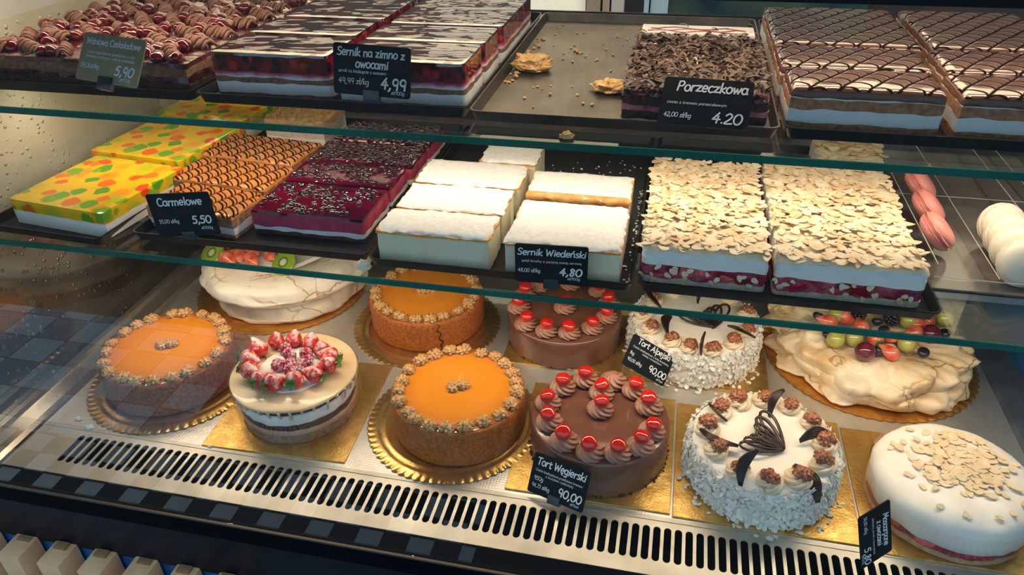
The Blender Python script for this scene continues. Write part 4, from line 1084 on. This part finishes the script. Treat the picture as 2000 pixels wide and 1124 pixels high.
for k, (px, py) in enumerate(((-.514, .199), (-.497, .183), (-.474, .192), (-.503, .155), (-.485, .163), (-.463, .173), (-.468, .157), (-.478, .147))):
    inst('raspberry', RAS, t, ((px - sx) * .9, (py - sy) * .9, .0745 + .002 * (k % 2)), (rnd.uniform(-.6, .6), rnd.uniform(-.6, .6), k), .98)

# ------------------------------------------------------------------ cherry chocolate tortes
ROSC = rosette_mesh(.0175, .0165, m_choc_cream_pink, 8, 2.6, deep=.46)
def choc_torte(label, x, y, r_, h_, spots, group='cherry chocolate tortes'):
    t = thing('cherry_chocolate_torte', label, 'cake', (x, y, .0028), 0, group); rnd = random.Random(len(spots) + 3)
    wob = lambda a, rr, z: (.0007 * nz(cos(a) * 3 + x * 9, sin(a) * 3, z * 50), 0)
    lathe([(r_ * 1.01, 0), (r_ * 1.005, .003), (r_, .008), (r_, h_ * .5), (r_ * .998, h_ - .006), (r_ * .985, h_ - .002), (r_ * .96, h_), (r_ * .5, h_ + .0004), (r_ * .02, h_ + .0004)], 96, wob).build('chocolate_glaze', m_glaze_choc, t, True, 60)
    b = MB(); V, F = ico(1)
    for _ in range(70):
        a = rnd.uniform(0, 2 * PI); s = rnd.uniform(.0008, .0022); q = r_ * rnd.uniform(1.0, 1.03)
        b.add([(q * cos(a) + v.x * s, q * sin(a) + v.y * s, s * .6 + v.z * s) for v in V], F)
    tag(b.build('base_crumbs', m_sponge_dark, t), 'dark crumbs along the foot', kind='stuff')
    for k, (px, py, ch) in enumerate(spots):
        o = inst('cream_rosette', ROSC, t, (px - x, py - y, h_ - .0005), (0, 0, rnd.uniform(0, 6)), rnd.uniform(.95, 1.08))
        if ch: inst('cherry', CHERRY, o, (rnd.uniform(-.002, .002), rnd.uniform(-.002, .002), .0195), (rnd.uniform(-.4, .4), rnd.uniform(-.4, .4), 0), 1.05)
    return t
choc_torte('cherry chocolate torte at the front behind its price card, one rosette without cherry', -.0535, .168, .0905, .0535,
           [(-.109, .207, 1), (-.080, .229, 1), (-.043, .232, 0), (-.012, .219, 1), (.008, .190, 1), (.014, .145, 1), (.002, .116, 1), (-.025, .099, 1), (-.057, .094, 1), (-.091, .106, 1), (-.115, .136, 1), (-.123, .172, 1), (-.054, .173, 1), (-.056, .205, 1)])
choc_torte('cherry chocolate torte at the back, under the lower glass shelf', -.137, .408, .0905, .0465,
           [(-.209, .394, 1), (-.189, .351, 1), (-.155, .340, 1), (-.120, .342, 1), (-.088, .361, 1), (-.069, .394, 1), (-.137, .408, 1), (-.207, .432, 1), (-.070, .430, 1), (-.187, .463, 1), (-.090, .465, 1), (-.138, .478, 1)])

# ------------------------------------------------------------------ white walnut tortes
def swirl_mesh(R, H, m, rope):
    b = MB()
    for st in range(4):                       # four thin strands twisted along a rising spiral
        P = []
        for q in range(61):
            t = q / 60; a = 2 * PI * 2.4 * t; rr = (R - rope) * (1 - t) ** .75; w2 = a * 1.6 + st * PI / 2
            k = rope * .62 * (1 - .45 * t)
            P.append(((rr + k * cos(w2)) * cos(a), (rr + k * cos(w2)) * sin(a), rope * .8 + (H - rope * 1.4) * t + k * sin(w2)))
        b.tube(P, lambda u: rope * .58 * (1 - .45 * u), 7)
    me = bpy.data.meshes.new('cream_rosette'); me.from_pydata(b.V, [], b.F); me.update(); me.materials.append(m)
    me.polygons.foreach_set('use_smooth', [True] * len(me.polygons)); return me
ROSW = swirl_mesh(.0172, .0155, m_whipped_beige, .0052)
ROSW2 = swirl_mesh(.0160, .0125, m_whipped_beige, .0050)
def fan_mesh(kind):
    b = MB()
    if kind != 'leaf':                       # butterfly wing of nested piped loops
        for k in range(5):
            L_ = .031 - k * .0040; wd = .0066 - k * .0009; a0 = (.22 if kind == 'loops' else -.22) * k
            P = []
            for q in range(19):
                th = 2 * PI * q / 18; u = L_ * .5 * (1 - cos(th)); v = wd * sin(th) * (.35 + .65 * u / L_)
                P.append((u * cos(a0) - v * sin(a0), u * sin(a0) + v * cos(a0), .0004 * k))
            b.tube(P[:-1], .00105, 6, True)
    else:                                     # closed half-leaf of ribs
        for k in range(6):
            q0 = k / 5; P = []
            for q in range(11):
                u = q / 10; x = .034 * u; y = .0105 * sin(PI * u) * (.25 + .75 * q0) + .002 * q0
                P.append((x, y, 0))
            b.tube(P, .00105, 6)
    me = bpy.data.meshes.new('chocolate_fan'); me.from_pydata(b.V, [], b.F); me.update(); me.materials.append(m_chocolate)
    me.polygons.foreach_set('use_smooth', [True] * len(me.polygons)); return me
FAN_L, FAN_M, FAN_C = fan_mesh('loops'), fan_mesh('loops_mirrored'), fan_mesh('leaf')
def white_torte(label, x, y, r_, h_, spots, fans, ros, seed, nchip=1900, group='white walnut tortes'):
    t = thing('white_walnut_torte', label, 'cake', (x, y, .0028), 0, group); rnd = random.Random(seed)
    wob = lambda a, rr, z: (.0018 * fbm(cos(a) * 4 + seed, sin(a) * 4, z * 60), 0)
    lathe([(r_ * .98, 0), (r_ * 1.0, .004), (r_, h_ * .4), (r_ * .985, h_ * .75), (r_ * .96, h_ - .004), (r_ * .92, h_), (r_ * .5, h_ + .0008), (r_ * .02, h_ + .0008)], 96, wob).build('whipped_cream', m_whipped, t, True, 60)
    b = MB()
    def pf(r):
        a = r.uniform(0, 2 * PI); z = h_ * r.random() * 1.01; q = r_ * (1.0 if z < h_ * .75 else 1.0 - .20 * (z / h_ - .75)) + r.uniform(-.001, .003)
        return (q * cos(a), q * sin(a), max(.002, z)), (cos(a), sin(a), .25)
    scatter_flakes(b, rnd, nchip, pf, (.0022, .0048), .9, .0005)
    scatter_flakes(b, rnd, 26, lambda r: ((lambda a, q: (q * cos(a), q * sin(a), .0008))(r.uniform(3.4, 6.0), r_ * r.uniform(1.05, 1.16)), (0, 0, 1)), (.002, .0042), .15, .0005)
    tag(b.build('white_chocolate_chips', m_chip, t), 'white chocolate shavings pressed into the side', kind='stuff')
    for k, (px, py) in enumerate(spots):
        o = inst('cream_rosette', ros, t, (px - x, py - y, h_ - .001), (0, 0, rnd.uniform(0, 6)), rnd.uniform(.95, 1.08))
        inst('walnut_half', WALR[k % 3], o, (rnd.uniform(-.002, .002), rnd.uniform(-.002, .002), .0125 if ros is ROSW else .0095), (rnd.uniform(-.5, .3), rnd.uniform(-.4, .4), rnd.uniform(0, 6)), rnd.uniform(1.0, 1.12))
    for (px, py, dz, me, rot, s) in fans:
        inst('chocolate_fan', me, t, (px - x, py - y, h_ + dz), rot, s)
    return t
white_torte('white torte with walnut rosettes and chocolate fans, at the front', .1515, .159, .0915, .0560,
            [(.098, .198), (.122, .221), (.155, .230), (.187, .222), (.211, .197), (.223, .160), (.216, .128), (.186, .096), (.151, .086), (.117, .096), (.093, .124), (.082, .163)],
            [(.172, .144, .004, FAN_L, (0, -.15, 1.95), 1.9), (.172, .142, .004, FAN_M, (0, -.15, 3.35), 1.75),
             (.106, .178, .006, FAN_C, (.7, .25, 1.9), 1.4), (.118, .132, .010, FAN_C, (.35, 0, 2.7), 1.45),
             (.120, .072, .004, FAN_C, (.8, -.7, 1.1), 1.35), (.178, .108, .013, FAN_C, (.5, .45, -.9), 1.4), (.192, .156, .007, FAN_C, (1.0, 0, .35), 1.3), (.160, .196, .005, FAN_C, (1.0, -.5, 1.1), 1.25)], ROSW, 4)
white_torte('white torte with walnuts behind its price card, at the back', .0655, .410, .0985, .0560,
            [(.000, .366), (.032, .341), (.058, .326), (.090, .330), (.122, .352), (.141, .386), (.143, .432), (.118, .470), (-.012, .402), (.0, .445), (.03, .475), (.075, .487)],
            [(.090, .385, .003, FAN_L, (0, -.15, 1.2), 1.9), (.088, .388, .003, FAN_M, (0, -.15, 2.9), 1.6), (.026, .345, .010, FAN_C, (.7, 0, 1.5), 1.4), (.012, .415, .010, FAN_C, (.6, 0, 1.9), 1.5), (.074, .312, .004, FAN_C, (1.3, -.9, 1.45), 1.0), (.150, .358, .012, FAN_C, (.9, 0, 2.6), 1.3), (.068, .44, .008, FAN_C, (1.1, -.4, 1.2), 1.1)], ROSW2, 9, 1700)

# ------------------------------------------------------------------ pavlovas
def meringue(nm, t, r_, z0, h_, seed, m, lumpy, sag=.0, nseg=200, mf=2.6):
    prof = [(.90, 0), (.99, .08), (1.02, .25), (1.0, .5), (.97, .75), (.91, .94), (.82, 1.03), (.65, 1.0), (.45, .95), (.25, .93), (.02, .92)]
    P = []
    for a in range(len(prof) - 1):
        for q in range(3):
            u = q / 3; P.append(tuple(prof[a][d] + (prof[a + 1][d] - prof[a][d]) * u for d in (0, 1)))
    P.append(prof[-1])
    rings = []
    for rr, zz in P:
        ring = []
        for k in range(nseg):
            a = 2 * PI * k / nseg; ca, sa = cos(a), sin(a)
            big = nz(ca * 1.8 + seed, sa * 1.8, zz * 1.2); mid = noise.voronoi(Vector((ca * rr * mf + seed, sa * rr * mf, zz * 1.1)))[0][0] * .62 ; fin = fbm(ca * 11 + seed, sa * 11, zz * 4 + rr * 6)
            d = lumpy * (.07 * big + .26 * (.27 - mid) + .015 * fin) * min(1, rr * 1.5)
            z = z0 + h_ * (zz + (lumpy * (.20 * big + .55 * (.27 - mid) + .05 * fin) if zz > .3 else 0)) - sag * (1 - rr)
            q = r_ * (rr + d); ring.append((q * ca, q * sa, max(z, z0)))
        rings.append(ring)
    return MB().grid_rings(rings, True, True, True).build(nm, m, t, True, 80)
GRP = sphere_mesh('grape', .0125, m_grape, 3, (1, 1, 1), .03); GRR = sphere_mesh('red_grape', .0140, m_grape_red, 3, (1, 1, 1), .03)
BLU = sphere_mesh('blueberry', .0078, m_blueberry, 3, (1, 1, .85), .35)
def wedge_mesh(seed):
    def f(v):
        q = .5 + .5 * v.z; rr = (.35 + .65 * min(1, q * 1.4))
        y = max(v.y, -.12)
        return Vector((v.x * .012 * rr, y * .0125 * rr, v.z * .0155))
    return ball('strawberry_piece', f, 3, m_strawberry_cut)
WDG = wedge_mesh(1)
pv = thing('pavlova', 'large cracked meringue cake topped with grapes, berries and strawberries', 'meringue cake', (.3265, .446, DK)); rnd = random.Random(21)
meringue('meringue_base', pv, .144, 0, .030, 3.1, m_meringue, 1.7)
meringue('meringue_top', pv, .137, .020, .036, 8.4, m_meringue, 1.9, .006)
for (px, py) in ((.272, .440), (.262, .375), (.288, .383), (.374, .444), (.359, .383), (.428, .460)): inst('grape', GRP, pv, (px - .3265, py - .446, .069), (0, 0, px * 50), 1.0)
for (px, py) in ((.299, .356), (.399, .418)): inst('red_grape', GRR, pv, (px - .3265, py - .446, .067), (.4, .3, 0), 1.0)
for (px, py) in ((.247, .440), (.255, .394), (.319, .366), (.380, .373), (.421, .428), (.331, .441), (.336, .418)): inst('blueberry', BLU, pv, (px - .3265, py - .446, .064), (rnd.uniform(-.6, .6), rnd.uniform(-.6, .6), 0), 1.05)
for (px, py) in ((.306, .453), (.351, .447)): inst('blackberry', BLK, pv, (px - .3265, py - .446, .068), (.5, .2, px * 30), 1.1)
for k, (px, py) in enumerate(((.256, .424), (.286, .437), (.304, .422), (.337, .399), (.331, .362), (.405, .455), (.374, .415), (.318, .392), (.39, .44))):
    o = inst('strawberry_piece', WDG, pv, (px - .3265, py - .446, .066), (rnd.uniform(1.1, 1.9), rnd.uniform(-.4, .4), rnd.uniform(0, 6)), 1.05)
    if k in (2, 7): inst('calyx', CAL, o, (0, 0, .014))
pl_ = thing('pavlova', 'tall two-layer meringue cake topped with kiwi and berries, back left', 'meringue cake', (-.645, .464, DK)); rnd = random.Random(22)
meringue('meringue_base', pl_, .132, 0, .030, 5.2, m_meringue_pale, .6)
lathe([(.112, .026), (.122, .030), (.126, .036), (.122, .042), (.11, .046)], 96, lambda a, rr, z: (.005 * nz(cos(a) * 3, sin(a) * 3, z * 40), 0)).build('whipped_cream', m_whipped, pl_)
meringue('meringue_top', pl_, .147, .043, .034, 1.7, m_meringue_pale, .5, .002)
lathe([(.085, .080), (.082, .085), (.05, .086), (.01, .086)], 60, lambda a, rr, z: (.008 * nz(cos(a) * 3, sin(a) * 3), .001)).build('cream_topping', m_whipped, pl_)
KIW = lathe([(.021, -.003), (.0225, -.002), (.0225, .002), (.021, .003), (.001, .003)], 40).build('kiwi_slice', m_kiwi, pl_); KIW.location = (-.098, -.066, .092); KIW.rotation_euler = (.5, -.45, .3)
o = KIW.copy(); C.objects.link(o); o.parent = pl_; o.location = (.040, -.076, .094); o.rotation_euler = (.65, 0, -.35)
for (px, py) in ((-.738, .422), (-.698, .410), (-.678, .420), (-.655, .428), (-.660, .385), (-.716, .44), (-.69, .45), (-.64, .45), (-.712, .394), (-.688, .392), (-.672, .398), (-.636, .404), (-.700, .380)): inst('strawberry_piece', WDG, pl_, (px + .645, py - .464, .093), (rnd.uniform(1.1, 1.9), rnd.uniform(-.4, .4), rnd.uniform(0, 6)), 1.1)
for (px, py) in ((-.725, .418), (-.706, .432), (-.620, .433), (-.61, .46)): inst('blueberry', BLU, pl_, (px + .645, py - .464, .093), (rnd.uniform(-.5, .5), 0, 0), 1.1)

# ------------------------------------------------------------------ mascarpone almond cake
mx, my = .3685, .150
t = thing('mascarpone_cake', 'white domed mascarpone cake with almond flakes and red berry base', 'cake', (mx, my, .0028)); rnd = random.Random(31)
lathe([(.088, 0), (.090, .003), (.089, .007), (.086, .009)], 96, lambda a, r, z: (.0015 * fbm(cos(a) * 6, sin(a) * 6, z * 90), 0)).build('biscuit_base', m_biscuit, t, True, 60)
lathe([(.085, .007), (.089, .009), (.0895, .014), (.087, .018)], 96, lambda a, r, z: (.003 * fbm(cos(a) * 6, sin(a) * 6, z * 90), .003 * nz(cos(a) * 5, sin(a) * 5) if z > .01 else 0)).build('berry_layer', m_berry_layer, t, True, 60)
prof = [(.086, .014), (.0895, .018), (.0905, .030), (.0895, .042), (.0865, .050), (.080, .0545), (.070, .0575), (.058, .0590), (.045, .0592), (.030, .0592), (.015, .0592), (.002, .0592)]
lathe(prof, 110, lambda a, r, z: (.0022 * fbm(cos(a) * 3, sin(a) * 3, z * 50), .0030 * nz(r * cos(a) * 30, r * sin(a) * 30) if z > .05 else .003 * nz(cos(a) * 5, sin(a) * 5) if z < .02 else 0)).build('mascarpone_cream', m_whipped, t, True, 70)
b = MB()
def pf(r):
    while True:
        x, y = r.gauss(.008, .030), r.gauss(.012, .026)
        if math.hypot(x, y) < .064: break
    return (x, y, .0598 + r.uniform(0, .0025)), (0, 0, 1)
scatter_flakes(b, rnd, 260, pf, (.004, .0072), .16, .0003)
scatter_flakes(b, rnd, 12, lambda r: ((lambda a: (.072 * cos(a), .072 * sin(a), .0588))(r.uniform(0, 6.28)), (0, 0, 1)), (.0035, .005), .3)
tag(b.build('almond_flakes', m_almond_pale, t), 'toasted almond flakes', kind='stuff')
lathe([(.0925, .0), (.0925, .045)], 80, None, False, False).build('film_collar', m_film, t)

# loose white chips on the deck front
rnd = random.Random(41)
for k, (x, y, s) in enumerate(((-.757, .0625, .0062), (-.785, .075, .005), (-.57, .062, .003))):
    o = mesh_obj('cake_crumb', lump('cake_crumb', m_chip, s, s * .6, s * .8, k + 3.3, 3, .4), None); o.location = (x, y, .0008)
    tag(o, ('white crumb at the left end of the steel grille', 'flat white crumb near the left steel rail', 'tiny white crumb before the strawberry cake board')[k], 'crumb')

o = mesh_obj('cheese_crumb', lump('cheese_crumb', m_cheese, .0085, .0065, .011, 5.5, 4, .18), None); o.location = (-.337, .139, Z2 + .012)
o.location.z = Z2 + .0005; o.location.y = .129; tag(o, 'crumbly lump of white cheesecake at the left front of its tray', 'crumb')
rnd = random.Random(52); b = MB(); V, F = ico(1)
for _ in range(90):
    q = rnd.uniform(.0006, .0019); x, y = (rnd.gauss(-.031, .0025), rnd.uniform(.145, .40)) if rnd.random() < .6 else (rnd.uniform(-.17, -.03), rnd.uniform(.40, .50))
    b.add([(x + v.x * q * rnd.uniform(.7, 1.4), y + v.y * q * rnd.uniform(.7, 1.4), B2 + q * .7 + v.z * q * .7) for v in V], F)
tag(b.build('sugar_crumbs', m_sugar), 'white sugar crumbs strewn on the cheesecake tray', 'crumbs', kind='stuff')

# ================================================================== PRICE CARDS
dfl = dict(wd=.10)
def sm(s, x, z, size, **k): return (s, x, z, size, dict(wd=.09, **k))
card('slate price card, grey from a reflection put into its colour, reading Wiśniowo Czekoladowe 5,90', (-.5735, .1032, .5119), -.102, .6078, .052, .080, .050,
     [('Wiśniowo Czekoladowe', 0, .0385, .0085, dict(width=.070, align='c', wd=.12)), sm('ciasto czekoladowe przełożone z wiśni', 0, .0290, .0036, width=.062, align='c'), sm('kremem maślanym i czarną czekoladą', 0, .0245, .0036, width=.062, align='c'),
      sm('59,00zł/kg', -.036, .0135, .0062, width=.024), ('5,90', .033, .0100, .0125, dict(width=.024, align='r', wd=.13)), sm('zł/100g', .031, .0045, .0042, width=.014, align='r')], m_slate_reflect, True)
card('dark slate price card reading Sernik na zimno z owocami 4,99', (-.3009, .1364, .5034), .0805, .182, .0598, .080, .050,
     [('Sernik na zimno z', -.036, .0385, .0100, dict(width=.070, wd=.13)), ('owocami', 0, .0275, .0105, dict(width=.034, align='c', wd=.13)), sm('sernik na biszkopcie z owocami', -.035, .0220, .0040, width=.050),
      sm('49,99 zł/kg', -.035, .0110, .0072, width=.032), ('4,99', .036, .0085, .0140, dict(width=.027, align='r', wd=.13)), sm('zł/100g', .034, .0035, .0045, width=.014, align='r')], None, True)
card('dark slate price card reading Porzeczkowa 4.20, leaning on the shavings cake', (.0289, .1477, .4846), -.1398, .8089, -.0228, .084, .050,
     [('Porzeczkowa', .004, .0360, .0130, dict(width=.066, align='c', wd=.12)), sm('ciasto z kremem porzeczkowym', -.036, .0220, .0036, width=.056), sm('42,00 zł/kg', -.037, .0080, .0062, width=.026), ('4.20', .036, .0050, .0140, dict(width=.028, align='r', wd=.11))], None, False)
card('dark slate price card reading Carmelowe 5,50', (-.5640, .1330, .3190), .10, .05, -.085, .081, .056,
     [('Carmelowe', 0, .0405, .0125, dict(width=.058, align='c', wd=.13)), sm('55,00 zł/kg', -.034, .0180, .0062, width=.026), ('5,50', .034, .0165, .0125, dict(width=.025, align='r', wd=.14)), sm('zł/100g', .033, .0085, .0046, width=.015, align='r')], None, True, .004)
card('dark slate price card reading Sernik Wiedeński 4,80', (-.1138, .1265, .3025), .0725, -.05, .0066, .080, .050,
     [('Sernik Wiedeński', 0, .0365, .0105, dict(width=.075, align='c', wd=.12)), sm('spód kruchy z pyszną masą serową', 0, .0275, .0038, width=.066, align='c'), sm('48,00 zł/kg', -.037, .0140, .0064, width=.025), ('4,80', .034, .0120, .0125, dict(width=.025, align='r', wd=.14)), sm('zł/100g', .032, .0065, .0044, width=.014, align='r')], None, True, .0065)
d = (Vector((0, -.563, .721)) - Vector((.0016, .3323, .0274))).normalized()
card('tilted slate price card reading Tort Alpejski 90,00 by the rear white torte', Vector((.0016, .3323, .0274)) + d * .045, .7134, .5754, .7665, .0768, .0480,
     [('Tort Alpejski', .002, .0375, .0110, dict(width=.060, align='c', wd=.12)), sm('Ciasto biszkoptowe z bitą śmietaną', 0, .0300, .0036, width=.066, align='c'), sm('masą i orzechami', .004, .0255, .0036, width=.036, align='c'), sm('1kg', -.034, .0190, .0060), sm('90,00 zł/kg', -.034, .0095, .0060, width=.026), ('90,00', .036, .0095, .0120, dict(width=.032, align='r', wd=.13)), sm('zł/1szt', .034, .0035, .0040, width=.012, align='r')], None, False)
card('slate price card reading Tort Węgierski 90,00 before the cherry torte', (-.0911, .0640, .0340), -.4921, .5701, -.1577, .080, .050,
     [('Tort Węgierski', .001, .0365, .0115, dict(width=.070, align='c', wd=.12)), sm('Ciasto biszkoptowe przełożone kremem', 0, .0285, .0036, width=.068, align='c'), sm('z kwiatem czekolady', .002, .0240, .0036, width=.040, align='c'), sm('950g', -.034, .0175, .0064), sm('94,73 zł/kg', -.035, .0085, .0060, width=.026), ('90,00', .036, .0090, .0125, dict(width=.033, align='r', wd=.13)), sm('zł/1szt', .034, .0035, .0040, width=.012, align='r')], None, True, .004)
card('slate price card standing on its short side reading Mascarpone z owocami 5,80', (.2622, .0437, .0487), .6556, .227, 1.4373, .074, .046,
     [('Mascarpone', 0, .0345, .0105, dict(width=.046, align='c', wd=.12)), ('z owocami', 0, .0250, .0095, dict(width=.036, align='c', wd=.12)), sm('delikatny sernik z mascarpone', 0, .0185, .0034, width=.052, align='c'), sm('58,00 zł/kg', -.034, .0070, .0056, width=.024), ('5,80', .034, .0055, .0115, dict(width=.024, align='r', wd=.13)), sm('zł/100g', .030, .0015, .0038, width=.013, align='r')], m_slate, False)
bpy.data.meshes.remove(CUR)
